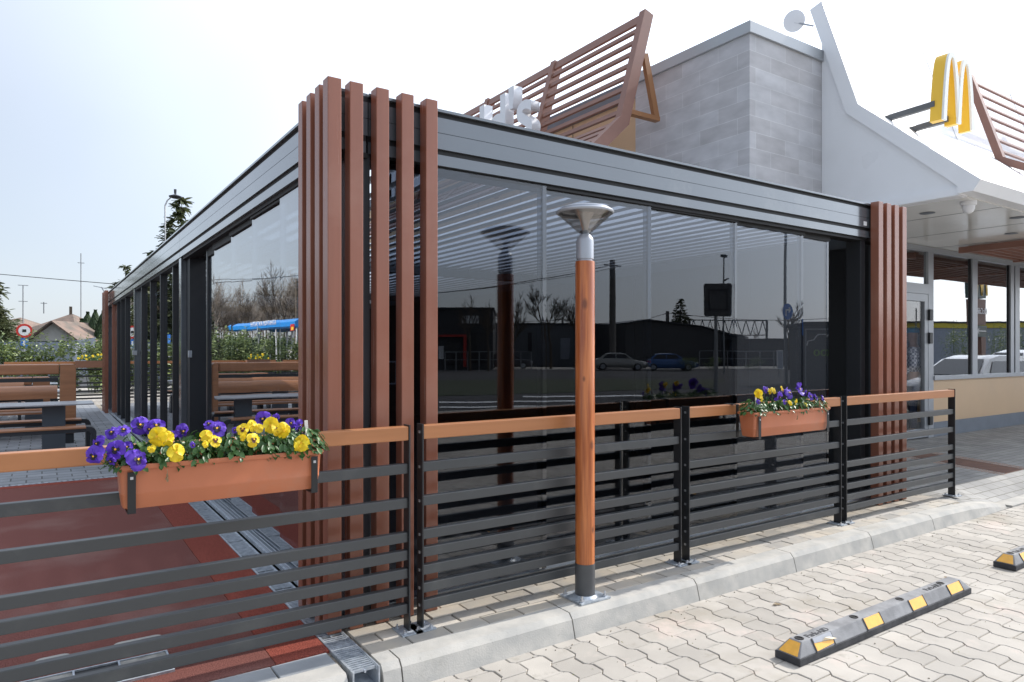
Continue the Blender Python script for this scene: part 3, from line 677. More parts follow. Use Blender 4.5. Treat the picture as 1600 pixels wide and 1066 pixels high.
# shop front
YW = GW
def wx(px): return ony(px, 500, YW).x
m = MB(); m.box(8.9, 22, YW-.03, YW+.12, 3.315-.0, 3.44); m.build('trim', M['tan'], B_)
m = MB(); m.box(8.9, 22, YW-.05, YW+.10, 3.20, 3.284); m.build('head_frame', M['winframe'], B_)
mull = [(wx(1447)+.0, wx(1455)), (wx(1516), wx(1524)), (wx(1576), wx(1581)), (wx(1583), wx(1590)), (18.0, 18.2), (20.0, 20.2)]
for a, b in mull:
    m = MB(); m.box(a, b, YW-.04, YW+.08, 1.06, 3.20); m.build('mullion', M['winframe'], B_, bevel=.004)
m = MB(); m.box(wx(1455), 22, YW-.06, YW+.1, .985, 1.06); m.build('sill', M['winframe'], B_, bevel=.004)
m = MB(); m.box(wx(1455)-.1, 22, YW-.01, YW+.2, .25, .985); m.build('wall', M['tan'], B_)
m = MB(); m.box(wx(1455)-.1, 22, YW-.025, YW+.2, 0, .25); m.build('plinth', M['plinth'], B_)
prev = wx(1455)
for a, b in mull[1:]:
    if a-prev > .3:
        m = MB(); m.box(prev, a, YW, YW+.008, 1.06, 3.20); m.build('window_pane', M['window'], B_)
        m = MB(); m.box(prev, prev+.03, YW-.012, YW-.001, 1.06, 3.2); m.box(a-.05, a, YW-.012, YW-.001, 1.06, 3.2); m.build('gasket', M['gasket'], B_)
    prev = b
# door (left of the first mullion) with transom
d0, d1 = 10.9, mull[0][0]
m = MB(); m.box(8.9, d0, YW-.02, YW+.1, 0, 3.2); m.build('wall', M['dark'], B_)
m = MB(); m.box(d0, d1, YW, YW+.008, 2.64, 3.20); m.build('transom_pane', M['window'], B_)
m = MB(); m.box(d0, d1, YW-.04, YW+.06, 2.47, 2.64); m.build('transom_bar', M['winframe'], B_)
m = MB(); m.box(mull[0][0], mull[0][1], YW-.04, YW+.08, 0, 1.06); m.build('mullion', M['winframe'], B_)
m = MB(); m.box(d1-.12, d1-.003, YW-.035, YW+.03, 0.02, 2.465); m.box(d0, d0+.1, YW-.035, YW+.03, 0.02, 2.465); m.box(d0+.1, d1-.12, YW-.035, YW+.03, 2.34, 2.465); m.box(d0+.1, d1-.12, YW-.035, YW+.03, .02, .16); dr = m.build('door', M['winframe'], B_)
m = MB(); m.box(d0+.1, d1-.12, YW, YW+.008, .16, 2.34); m.build('pane', glass('door_glass', (.97,.97,.98), .04), dr)
for z in (2.02, 1.62, .22):
    m = MB(); m.box(d1-.02, d1+.09, YW-.075, YW-.042, z, z+.19); m.build('hinge', M['black'], dr, bevel=.01)
# interior seen behind the glass
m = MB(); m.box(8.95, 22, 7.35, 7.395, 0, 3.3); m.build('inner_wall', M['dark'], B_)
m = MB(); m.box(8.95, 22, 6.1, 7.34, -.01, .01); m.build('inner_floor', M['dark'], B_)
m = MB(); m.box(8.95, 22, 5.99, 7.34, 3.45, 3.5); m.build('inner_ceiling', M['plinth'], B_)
# louvred timber grille under the canopy by the shop windows
t = tag(empty('louvre_grille', (16, 4.8, 3.2)), 'brown slatted grille hung under the canopy soffit in front of the shop windows', 'grille')
m = MB(); m.box(13.0, 13.1, 3.80, 5.55, 3.17, 3.27); m.build('end_beam', M['brownwood'], t)
for x in (15.2, 17.4, 19.6):
    m = MB(); m.box(x, x+.1, 3.80, 5.55, 3.17, 3.27); m.build('beam', M['brownwood'], t)
y = 3.85
while y < 5.5:
    m = MB(); m.box(13.1, 22, y, y+.045, 3.19, 3.25); m.build('slat', M['brownwood'], t); y += .16
# ------------------------------------------------------------------ kinked timber screens
def kscreen(name, label, axis, a_list, O, th, seg_bars, cat='screen', sgn=1, group=None, barlen=None):
    """O: outline top->kink->bottom in the profile plane; posts at each a in a_list, bars run along axis"""
    cx = sum(p[0] for p in O)/len(O)
    loc = (cx, a_list[0], 4.3) if axis == 'y' else (a_list[0], cx, 4.3)
    t = tag(empty(name, loc), label, cat)
    def inner(O, th):
        res = []
        for i, p in enumerate(O):
            p = Vector(p); ds = []
            if i > 0: ds.append((Vector(O[i])-Vector(O[i-1])).normalized())
            if i < len(O)-1: ds.append((Vector(O[i+1])-Vector(O[i])).normalized())
            ns = [Vector((-d.y, d.x)) for d in ds]; nn = sum(ns, Vector((0,0))).normalized()
            k = th/max(.3, nn.dot(ns[0])); res.append(tuple(p+nn*k*sgn))
        return res
    I = inner(O, th)
    for a in a_list:
        m = MB()
        for i in range(len(O)-1):
            m.prism([O[i], O[i+1], I[i+1], I[i]], axis, a, a+.11*(1 if axis == 'y' else 1))
        bmesh.ops.remove_doubles(m.b, verts=m.b.verts, dist=1e-5)
        m.build('post', M['brownwood'], t)
    for i in range(len(O)-1):
        p0, p1 = Vector(O[i]), Vector(O[i+1]); d = (p1-p0); L = d.length; d.normalize(); nn = Vector((-d.y, d.x))*sgn
        s = seg_bars[i][1]; first = True
        while s < L-.05:
            wv = seg_bars[i][2] if not (first and i == 0 and axis == 'y') else .13
            q0 = p0+d*s; q1 = p0+d*(s+wv); i0, i1 = .02, .055
            for a, b in zip(a_list, a_list[1:]+([a_list[-1]+barlen] if barlen else [])):
                m = MB(); m.prism([tuple(q0+nn*i0), tuple(q1+nn*i0), tuple(q1+nn*i1), tuple(q0+nn*i1)], axis, a+.112, b-.002)
                m.build('slat', M['brownwood'], t)
            s += seg_bars[i][0] if not (first and i == 0 and axis == 'y') else .13+.07
            first = False
    return t
O = [(6.60, 6.02), (6.165, 4.52), (5.45, 3.86)]
scr = kscreen('timber_screen', 'kinked brown slatted screen leaning out from the side wall above the pergola roof', 'y', [6.6, 8.55, 10.5, 12.45], O, .16, [(.172, .03, .062), (.16, .05, .10)], sgn=1, barlen=1.9)
# back diagonal of the end frame
m = MB(); q1, q2, q3 = Vector((6.64, 6.66, 5.45)), Vector((6.86, 6.66, 4.62)), Vector((6.30, 6.66, 4.62))
m.bar(q1, q2, .09, .06, up=(0,1,0)); m.bar(q2+Vector((.03,0,0)), q3, .09, .06, up=(0,0,1)); m.build('brace', mat('brace_brown', (.33,.15,.06), .5), scr)
# right-hand screen on the canopy front
pR = [onx(1517,115,11.9), onx(1567,245,11.9), onx(1605,264,11.9)]
O2 = [(pR[0].y, pR[0].z), (pR[1].y, pR[1].z), (pR[1].y-.75, pR[1].z-.42)]
scr2 = kscreen('timber_screen', 'kinked brown slatted screen standing on the white canopy front beyond the yellow logo', 'x', [11.9, 14.2, 16.5], O2, .10, [(.20, .10, .032), (.16, .05, .035)], sgn=-1 if False else 1, barlen=2.2)
m = MB(); m.bar((11.95, pR[1].y, pR[1].z-.02), (11.95, pR[1].y+.45, pR[1].z-.05), .05, .05); m.build('wall_bracket', M['brownwood'], scr2)
# letters on the left screen
def textmesh(s, size, depth=.0, spacing=1.0, bold=0.0):
    cu = bpy.data.curves.new('t', 'FONT'); cu.body = s; cu.size = size; cu.extrude = depth/2; cu.offset = bold; cu.space_character = spacing
    o = bpy.data.objects.new('t', cu); COL.objects.link(o); dg = bpy.context.evaluated_depsgraph_get(); dg.update()
    me = bpy.data.meshes.new_from_object(o.evaluated_get(dg)); bpy.data.objects.remove(o); return me
def textobj(name, s, size, M4, mt, parent=None, depth=.01, bold=0, align='l', spacing=1.0, fit=None):
    me = textmesh(s, size, depth, spacing, bold)
    xs_ = [v.co.x for v in me.vertices]; x0, x1 = min(xs_), max(xs_)
    sh = {'l': -x0, 'r': -x1, 'c': -(x0+x1)/2}[align]
    sc = (fit/(x1-x0)) if fit else 1
    for v in me.vertices: v.co.x = (v.co.x+sh)*sc
    me.transform(M4)
    base = wloc(parent) if parent else Vector((0,0,0)); 
    if not parent: base = M4.to_translation()
    me.transform(Matrix.Translation(-base))
    me.materials.append(mt); o = bpy.data.objects.new(name, me); COL.objects.link(o)
    if parent: o.parent = parent
    else: o.location = base
    return o
def frameM(origin, right, up):
    r = Vector(right).normalized(); u = Vector(up).normalized(); n = r.cross(u)
    return Matrix(((r.x,u.x,n.x,origin[0]),(r.y,u.y,n.y,origin[1]),(r.z,u.z,n.z,origin[2]),(0,0,0,1)))
XS = 6.05
e = onx(838, 158, XS); tp = onx(820, 158, XS); 
LT = tag(empty('roof_letters', (XS+.05, e.y, 4.6)), 'big white raised lettering on the brown slatted screen above the pergola roof', 'sign')
sy = onx(806,180,XS).y-onx(838,180,XS).y     # width of the s
zs_top = tp.z
# s height is about 1.05 x its width here
xh = .60; size = xh/.50
textobj('letters', "McDonald's", size, frameM((XS, e.y, zs_top-xh), (0,-1,0), (0,0,1)), M['letter'], LT, depth=.16, bold=.02, align='r')
m = MB(); m.box(XS+.08, XS+.10, e.y, e.y+3.6, zs_top-xh+.1, zs_top-xh+.13); m.build('letter_rail', M['brownwood'], LT)
# golden arches logo on the canopy front
yf, = (4.0,)
xa, xb = ony(1477,180,yf).x, ony(1521,195,yf).x
yb = onx(1455, 180, xa).y
zt = ony(1486, 84, yf).z; zb = ony(1480, 188, yf).z
LG = tag(empty('logo_sign', ((xa+xb)/2, (yf+yb)/2, zb)), 'yellow double-arch letter M with white front edges, standing on brackets from the white canopy', 'sign')
def archpath(n=22):
    pts = []; w = (xb-xa)
    for k in range(2):
        x0 = xa+k*w*.49; x1 = x0+w*.51
        for i in range(n+1):
            f = i/n; q = abs(2*f-1)
            z = zb+(zt-zb)*(1-q**2.7)
            if k == 0 and f > .5: z = max(z, zb+.0) 
            if (k == 0 and f > .5) or (k == 1 and f < .5): z = zb+.02+(zt-zb-.02)*(1-q**2.7)
            pts.append((k, x0+(x1-x0)*f, z))
    return pts
pp = archpath()
for nm, y0, y1, th, mt in (('arch', yf+.025, yb, .068, 'yellow'), ('front_edge', yf, yf+.0245, .068, 'logo_edge')):
    for k in range(2):
        P_ = [(x, z) for kk, x, z in pp if kk == k]; m = MB(); prev = None
        for i, (x, z) in enumerate(P_):
            a = Vector(P_[max(i-1,0)]); b = Vector(P_[min(i+1,len(P_)-1)]); d = (b-a).normalized(); n_ = Vector((-d.y, d.x))
            q = Vector((x, z))
            # legs widen towards the foot a little
            tt = th*(.85+.35*abs(2*i/(len(P_)-1)-1))
            o_, i_ = q+n_*tt/2, q-n_*tt/2
            ko = k*.003; r = [m.b.verts.new((o_.x, y0-ko, o_.y)), m.b.verts.new((o_.x, y1-ko, o_.y)), m.b.verts.new((i_.x, y1-ko, i_.y)), m.b.verts.new((i_.x, y0-ko, i_.y))]
            if prev:
                for j in range(4): m._f([prev[j], prev[(j+1)%4], r[(j+1)%4], r[j]])
            else: m._f(r[::-1])
            prev = r
        m._f(prev); m.build(nm, M[mt], LG, smooth=(nm == 'arch'))
M['bracket'] = mat('bracket_grey', (.12,.125,.13), .5)
for (xx, zz) in ((xa+.0, zb+.22), (xa+.34, zb+.10)):
    m = MB(); yb2 = 4.888+(zz-4.672)*(.497/1.528) if zz > 4.672 else 4.888+(zz-4.672)*(1.413/1.257)
    m.bar((xx, yb-.05, zz), (xx, max(yb2, yb+.1)+.03, zz-.02), .06, .07); m.build('bracket', M['bracket'], LG)
# satellite dish
c = Vector((8.76, 5.62, 6.02)); 
t = tag(empty('satellite_dish', c), 'small round white satellite dish fixed beside the top of the white gable', 'satellite dish')
m = MB(); m.lathe((0,0,0), [(0,0),(.07,.006),(.12,.022),(.145,.034),(.140,.036),(.115,.026),(.0,.006)], 24)
for v in m.b.verts: v.co = Matrix.Rotation(radians(75), 3, Vector((-.4,.9,0)).normalized()) @ v.co + (c+Vector((-.12,.16,.06)))
m.build('dish', M['letter'], t, smooth=True)
m = MB(); m.bar(c+Vector((-.10,.16,.04)), c+Vector((.04,-.04,-.05)), .018, .018); m.build('arm', M['winframe'], t)
# ================================================================== WHEEL STOPS
def wheelstop(x0, y0, L, label, peel=False):
    z0 = -.128
    t = tag(empty('wheel_stop', (x0+L/2, y0, z0)), label, 'wheel stop', 'rubber wheel stops in the car park')
    h, hb, w = .10, .038, .15; e = .075
    ya, yb = y0-w/2, y0+w/2; x1 = x0+L
    m = MB(); m.box(x0, x1, ya, yb, z0, z0+hb); m.build('base', M['rubber_dark'], t, bevel=.004)  # darker copy of the rubber, sunless lower sides put into the colour
    m = MB(); tw = .036
    b = [(x0+.003,ya+.003,z0+hb+.0005),(x1-.003,ya+.003,z0+hb+.0005),(x1-.003,yb-.003,z0+hb+.0005),(x0+.003,yb-.003,z0+hb+.0005)]
    tp = [(x0+e,y0-tw,z0+h),(x1-e,y0-tw,z0+h),(x1-e,y0+tw,z0+h),(x0+e,y0+tw,z0+h)]
    v = [m.b.verts.new(p) for p in b+tp]
    for q in ((3,2,1,0),(4,5,6,7),(0,1,5,4),(1,2,6,5),(2,3,7,6),(3,0,4,7)): m._f([v[i] for i in q])
    m.build('body', M['rubber'], t, bevel=.005)
    # slanted faces: front (towards -y) and ends
    def onfront(x, f):
        a = Vector((x, ya+.003, z0+hb)); b_ = Vector((x, y0-tw, z0+h)); return a.lerp(b_, f)+Vector((0, -.0022, .0018))
    def patch(nm, quad, mt):
        m = MB(); nn = (Vector(quad[1])-Vector(quad[0])).cross(Vector(quad[2])-Vector(quad[1])).normalized()*.002
        A = [m.b.verts.new(Vector(p)) for p in quad]; B = [m.b.verts.new(Vector(p)-nn) for p in quad]; m._f(A); m._f(B[::-1])
        for k in range(len(quad)): m._f([A[k], A[(k+1)%len(quad)], B[(k+1)%len(quad)], B[k]])
        return m.build(nm, mt, t)
    for k, xp in enumerate((.16, .66, 1.17, 1.66)):
        xa_, xb_ = x0+xp, x0+xp+.165
        if peel and k == 0:
            patch('reflector', [onfront(xa_, .06), onfront(xb_-.01, .16), onfront(xb_, .38), onfront(xb_-.07, .50), onfront(xa_, .62)], M['reflector'])
            M['patchgrey'] = mat('worn_patch', (.36,.37,.40), .6, var=.08, vscale=20)
            patch('bare_patch', [onfront(xa_, .63), onfront(xb_-.07, .51), onfront(xb_, .40), onfront(xb_, .97), onfront(xa_, .97)], M['patchgrey'])
            m = MB(); q = [onfront(xa_+.07, .60), onfront(xb_-.02, .45), onfront(xb_+.02, .30), onfront(xb_+.01, .50), onfront(xb_-.03, .62), onfront(xa_+.09, .68)]
            q = [p+Vector((0, -.006*(i % 2)-.003, .004*(i % 3))) for i, p in enumerate(q)]
            v = [m.b.verts.new(p) for p in q]+[m.b.verts.new(p+Vector((0, .001, .001))) for p in q]; m._f(v[:6]); m._f(v[6:][::-1]); 
            for i in range(6): m._f([v[i], v[(i+1)%6], v[6+(i+1)%6], v[6+i]])
            m.build('peeled_foil', mat('peeling_foil', (.70,.58,.40), .5), t)
        else:
            patch('reflector', [onfront(xa_, .10), onfront(xb_, .10), onfront(xb_, .92), onfront(xa_, .92)], M['reflector'])
        m = MB(); 
        for xx in (xa_-.008, xb_+.001):
            a, b_ = onfront(xx, .03), onfront(xx, .98); m.bar(a, b_, .007, .003, up=(0,-.9,.5))
        m.build('reflector_edge', M['rubber_dark'], t)
    E_ = lambda f, g, s: (Vector((x0 if s < 0 else x1, ya+.003, z0+hb)).lerp(Vector((x0 if s < 0 else x1, yb-.003, z0+hb)), g)).lerp(Vector((x0+e if s < 0 else x1-e, y0-tw, z0+h)).lerp(Vector((x0+e if s < 0 else x1-e, y0+tw, z0+h)), g), f)+Vector((s*.0022, 0, .0016))
    patch('reflector', [E_(.10,.10,-1), E_(.90,.10,-1), E_(.90,.9,-1), E_(.10,.9,-1)], M['reflector'])
    for xp in (.105, .63, 1.14, 1.66, 1.86):
        if xp > L-.1: continue
        m = MB(); m.lathe((x0+xp, y0, z0+h), [(.024, 0), (.024, .003), (.016, .003), (.015, -.0), (0, .0005)], 16); m.build('bolt_hole', M['black'], t)
    # moulded writing on the top
    textobj('lettering', 'Park-AID', .052, frameM((x0+.155, y0-.026, z0+h+.0006), (1,0,0), (0,1,0)), M['rubber_dark'], t, depth=.002, bold=.0008)
    textobj('lettering', 'Park-AID', .052, frameM((x0+1.44, y0-.026, z0+h+.0006), (1,0,0), (0,1,0)), M['rubber_dark'], t, depth=.002, bold=.0008)
    return t
wheelstop(3.225, 2.195, 1.93, 'worn rubber wheel stop with a torn yellow reflector near its left end', True)
wheelstop(5.945, 2.225, 1.90, 'rubber wheel stop cut off by the right edge, with intact yellow reflectors')
# ================================================================== FLOWER BOXES
def planter(x0, x1, yf, yb, z0, z1, label, stakex, rbox=True):
    t = tag(empty('flower_box', ((x0+x1)/2, (yf+yb)/2, z0)), label, 'flower box', 'terracotta flower boxes hung on the fence rails')
    m = MB(); tp = .022; th = .006
    def loop(z, ins, r=.018):
        pts = []; xa, xb, ya, yb_ = x0+ins, x1-ins, yf+ins, yb-ins
        for cx, cy, a0 in ((xb-r, yb_-r, 0), (xa+r, yb_-r, 90), (xa+r, ya+r, 180), (xb-r, ya+r, 270)):
            for k in range(5):
                a = radians(a0+k*22.5); pts.append((cx+r*cos(a), cy+r*sin(a), z))
        return [m.b.verts.new(p) for p in pts]
    rings = [loop(z0, tp+.006), loop(z0+.006, tp), loop(z0+.055, tp*.72), loop(z0+.058, tp*.72-.0015), loop(z0+.066, tp*.70-.0015), loop(z0+.069, tp*.66), loop(z1-.022, .008), loop(z1-.020, .001), loop(z1-.012, -.003), loop(z1-.001, -.001), loop(z1, .004), loop(z1-.001, .010), loop(z1-.05, .014+th)]
    m._f(rings[0][::-1]); n = len(rings[0])
    for a, b_ in zip(rings, rings[1:]):
        for k in range(n): m._f([a[k], a[(k+1)%n], b_[(k+1)%n], b_[k]])
    m._f(rings[-1]); m.build('box', M['terracotta'], t, smooth=True)
    m = MB(); N = 26
    gr = [[m.b.verts.new((x0+.016+(x1-x0-.032)*i/N, yf+.016+(yb-yf-.032)*j/6, z1-.028+random.uniform(-.006,.006))) for j in range(7)] for i in range(N+1)]
    for i in range(N):
        for j in range(6): m._f([gr[i][j], gr[i+1][j], gr[i+1][j+1], gr[i][j+1]])
    m.build('soil', M['soil'], t)
    for x in (x0+.035, x1-.060):
        m = MB(); w = .030
        m.box(x, x+w, yf-.0035, yf-.0005, z0-.010, z1-.028)
        m.box(x, x+w, yf-.0035, yb+.03, z0-.014, z0-.0105)
        m.box(x, x+w, yb+.030, yb+.034, z0-.014, 1.101)
        m.box(x, x+w, yb+.0335, 3.430, 1.0985, 1.1025)
        m.box(x, x+w, 3.4285, 3.432, 1.03, 1.0985)
        br = m.build('bracket', M['black'], t, bevel=.001)
        m = MB(); m.bar((x+w/2, yf-.0035, z1-.052), (x+w/2, yf-.006, z1-.052), .011, .011); m.build('screw', M['bolt'], br)
    return t
planter(.245, 1.075, 3.13, 3.29, .865, 1.045, 'larger-looking terracotta flower box on the fence rail at the left, in front of the terrace', 1.0)
planter(4.22, 5.17, 3.13, 3.29, .875, 1.055, 'smaller-looking terracotta flower box on the fence rail to the right of the lamp post', 4.3)
def petal(b, c, n, up, ang, L, Wp, mi, curl=.25, lift=0.0, start=.0):
    """rounded petal: centre c, flower normal n, direction angle ang in the flower plane"""
    n = n.normalized(); r = up.cross(n).normalized(); u = n.cross(r)
    d = r*cos(ang)+u*sin(ang); s = n.cross(d)
    prof = [(0, .12), (.25, .62), (.55, 1.0), (.8, .86), (1.0, .35)]
    rows = []
    for f, wv in prof:
        q = start+f*(1-start)
        row = []
        for k in (-1, -.5, 0, .5, 1):
            row.append(b.b.verts.new(c+d*L*q+s*(k*wv*Wp/2)+n*(lift+L*curl*(q*q)*(-1)+abs(k)*Wp*.17*random.uniform(-1,1.2))))
        rows.append(row)
    b.mi = mi
    for r0, r1 in zip(rows, rows[1:]):
        for k in range(4): b._f([r0[k], r0[k+1], r1[k+1], r1[k]])
def flower(parent, c, n, size, kind):
    b = MB(); up = Vector((0,0,1)); n = (Vector(n).normalized()+Vector((random.gauss(0,.22), random.gauss(0,.12), random.gauss(0,.22)))).normalized(); size *= random.uniform(.82, 1.0)
    if abs(n.z) > .9: up = Vector((0,1,0))
    c = Vector(c); L = size/2
    up = (up-n*up.dot(n)).normalized()
    pm = 0
    rot = random.uniform(-.3, .3)
    petal(b, c-n*.003, n, up, radians(62)+rot, L*1.02, L*1.25, pm, random.uniform(-.3,.7)); petal(b, c-n*.003, n, up, radians(118)+rot, L*random.uniform(.85,1.05), L*1.25, pm, random.uniform(-.3,.7))
    petal(b, c, n, up, radians(8)+rot, L*.95, L*1.15, pm, random.uniform(0,.3), .001); petal(b, c, n, up, radians(172)+rot, L*.95, L*1.15, pm, random.uniform(0,.3), .001)
    petal(b, c, n, up, radians(270)+rot, L*1.08, L*1.45, pm, random.uniform(-.1,.6), .003)
    if kind in ('v', 'yb'):
        for a, q in ((8, .40), (172, .40), (270, .50)): petal(b, c, n, up, radians(a)+rot, L*q, L*q*1.05, 1, 0, .0058)
    b.mi = 2; r = up.cross(n).normalized(); u = n.cross(r)
    vs = [b.b.verts.new(c+n*.0085+(r*cos(k*pi/3)+u*sin(k*pi/3))*L*.12) for k in range(6)]; b._f(vs)
    mats = [M['petal_v'], M['blotch'], M['eye']] if kind == 'v' else [M['petal_y'], M['blotch_r'], M['eye']]
    return b.build('flower', mats, parent, smooth=True)
def leafblob(b, c, n, d, L, Wd):
    n = n.normalized(); d = (d-n*d.dot(n)).normalized(); s = n.cross(d)
    prof = [(0, .1), (.3, .85), (.6, 1.0), (.85, .6), (1, .1)]; rows = []
    for f, w in prof:
        rows.append([b.b.verts.new(c+d*L*f+s*(k*w*Wd/2)+n*(-.25*L*f*f+abs(k)*Wd*.14)) for k in (-1, 0, 1)])
    for r0, r1 in zip(rows, rows[1:]):
        for k in range(2): b._f([r0[k], r0[k+1], r1[k+1], r1[k]])
def pansy(x, y, z, rx, h, flowers, label, box, nl=190, drape=False, ylw=False):
    t = tag(empty('pansy_plant', (x, y, z)), label, 'plant', 'pansies in the '+box+' flower box')
    b = MB()
    for k in range(nl):
        a = random.uniform(0, 2*pi); q = sqrt(random.random()); hh = .012+random.random()**.8*h*(1.05-.45*q)
        c = Vector((x+cos(a)*rx*q, y+sin(a)*.075*q, z+hh))
        n = Vector((cos(a)*.6+random.uniform(-.4,.4), sin(a)*.6+random.uniform(-.5,.2), .8+random.uniform(-.2,.4)))
        dd = Vector((cos(a), sin(a), random.uniform(.0,.7)))
        leafblob(b, c, n, dd, random.uniform(.024,.044), random.uniform(.013,.024))
    b.build('foliage', M['leaf'], t, smooth=True)
    b = MB()
    for (fx, fy, fz, nx, ny, nz, s, kd) in flowers:
        p1 = Vector((fx, fy, fz))-Vector((nx,ny,nz)).normalized()*.006; b.tube([(x+(fx-x)*.35, y, z+.0), (x+(fx-x)*.8, y+(fy-y)*.7, z+(fz-z)*.6), p1], [.0016,.0014,.0012], 5)
    if flowers: b.build('stem', M['leaf'], t)
    for (fx, fy, fz, nx, ny, nz, s, kd) in flowers: flower(t, (fx, fy, fz), (nx, ny, nz), s, kd)
    return t
def FL(lst, y0, plane=None):
    """flowers measured as (px, py, depth offset y, diameter px, kind, nx, nz)"""
    res = []
    for (px, py, yy, dpx, kd, nx, nz) in lst:
        p = ony(px, py, yy); D = p.x*CA+p.y*SA
        res.append((p.x, p.y, p.z, nx, -1, nz, dpx*D/FPX, kd))
    return res
near = [
 (.30, 'pansy plant at the left end of the near flower box, drooping violet blooms', [(153,693,3.14,26,'v',-.5,.3),(175,676,3.17,24,'v',-.3,.2),(147,712,3.10,30,'v',-.6,-.1),(152,706,3.13,26,'v',-.2,-.5),(181,702,3.12,30,'v',0,.15),(174,719,3.11,20,'v',-.3,-.3),(198,699,3.16,22,'v',.3,.4)]),
 (.42, 'second pansy plant from the left in the near flower box, tall violet blooms', [(215,718,3.10,34,'v',.1,.2),(193,672,3.22,26,'v',-.2,.5),(219,664,3.24,32,'v',0,.2),(244,665,3.22,30,'v',.2,.1),(233,670,3.2,20,'v',.1,-.2)]),
 (.55, 'third pansy plant from the left in the near flower box, big yellow blooms', [(246,682,3.12,32,'y',-.2,.3),(262,686,3.13,28,'y',.4,.1),(275,707,3.10,32,'y',.1,-.1),(237,701,3.1,14,'y',-.3,.1),(270,679,3.2,18,'v',0,.2),(285,673,3.2,22,'v',.3,.1)]),
 (.68, 'fourth pansy plant from the left in the near flower box, leafy with one yellow bloom', [(322,680,3.13,24,'y',-.3,.3),(336,688,3.12,22,'yb',.4,0),(339,670,3.22,30,'v',.1,.4),(327,663,3.22,20,'v',-.3,.5),(321,694,3.1,12,'y',0,0),(301,695,3.12,10,'v',0,0)]),
 (.80, 'fifth pansy plant from the left in the near flower box, dark-faced yellow blooms', [(379,671,3.14,24,'yb',-.1,.1),(396,687,3.11,24,'yb',0,-.1),(394,665,3.18,20,'y',.2,.5),(404,669,3.17,18,'y',.1,.1),(380,683,3.12,12,'y',0,.1),(367,672,3.2,12,'v',-.3,.2)]),
 (.91, 'sixth pansy plant from the left in the near flower box, violet bloom above yellow ones', [(411,655,3.24,30,'v',0,.3),(431,653,3.25,14,'v',.3,.1),(423,664,3.15,26,'y',-.3,.2),(433,670,3.14,22,'yb',.3,.1),(443,673,3.13,26,'y',.2,-.1)]),
 (1.01, 'pansy plant at the right end of the near flower box, pale yellow drooping bloom', [(471,692,3.11,28,'y',.1,.0),(466,697,3.10,20,'y',-.2,-.3),(454,661,3.22,16,'v',0,.2),(467,665,3.24,22,'v',.4,.1),(466,671,3.2,16,'v',.4,-.2),(479,697,3.12,14,'y',.5,-.1)])]
for x, lab, fl in near: pansy(x, 3.20, 1.02, .085, .125, FL(fl, 0), lab, 'near')
far_ = [
 (4.30, 'pansy plant at the left end of the far flower box, bright yellow blooms', [(1185,615,3.15,14,'y',-.2,.2),(1190,622,3.13,12,'y',.1,.1),(1197,609,3.2,12,'v',.2,.2)]),
 (4.47, 'second pansy plant from the left in the far flower box, yellow blooms above dark leaves', [(1203,611,3.2,11,'y',-.1,.2),(1209,610,3.18,11,'y',.2,.2),(1222,608,3.2,10,'y',.2,.2),(1185,628,3.12,8,'v',-.3,0)]),
 (4.66, 'middle pansy plant in the far flower box, violet blooms facing the kerb', [(1218,620,3.14,18,'v',-.2,.1),(1233,614,3.16,22,'v',0,.2),(1227,613,3.2,14,'v',.1,.3),(1235,630,3.12,9,'y',0,-.1)]),
 (4.85, 'second pansy plant from the right in the far flower box, tallest violet bloom', [(1249,608,3.2,22,'v',.1,.2),(1259,614,3.2,12,'v',.4,.1),(1244,628,3.12,10,'y',.1,0),(1226,628,3.12,9,'v',0,0)]),
 (5.04, 'pansy plant at the right end of the far flower box, flattened violet blooms', [(1266,619,3.17,14,'v',.2,.4),(1275,621,3.16,16,'v',.3,.5),(1286,624,3.15,16,'v',.5,.3),(1259,632,3.12,8,'y',0,0)])]
for x, lab, fl in far_: pansy(x, 3.20, 1.03, .11, .12, FL(fl, 0), lab, 'far', nl=150)
for (px0, py0, px1, py1, lab) in ((478, 657, 481, 693, 'translucent plant tag stuck upright at the right end of the near flower box'), (1181, 621, 1181, 637, 'white plant tag stuck upright at the left end of the far flower box')):
    a = ony(px0, py0, 3.2); b_ = ony(px1, py1, 3.2)
    m = MB(); m.bar(b_-Vector((0,0,.03)), a, .0035, .016, up=(1,0,0)); tag(m.build('plant_tag', M['white_plastic'], bevel=.0012, loc=b_), lab, 'plant tag')
# dry stems trailing over the rims
for (px, py, L, lab) in ((261, 733, .045, 'withered brown stem hanging over the rim of the near flower box'), (1246, 645, .05, 'withered pale stem hanging over the rim of the far flower box')):
    a = ony(px, py, 3.118); m = MB(); m.tube([a, a+Vector((.002,-.004,-L*.5)), a+Vector((-.001,-.002,-L))], .0012, 5)
    for k in range(7): leafblob(m, a+Vector((0,0,-L*(.4+.09*k))), Vector((random.uniform(-1,1),-1,0)), Vector((random.uniform(-1,1),0,-1)), .012, .007)
    tag(m.build('withered_stem', M['dryleaf'], loc=a), lab, 'withered stem')
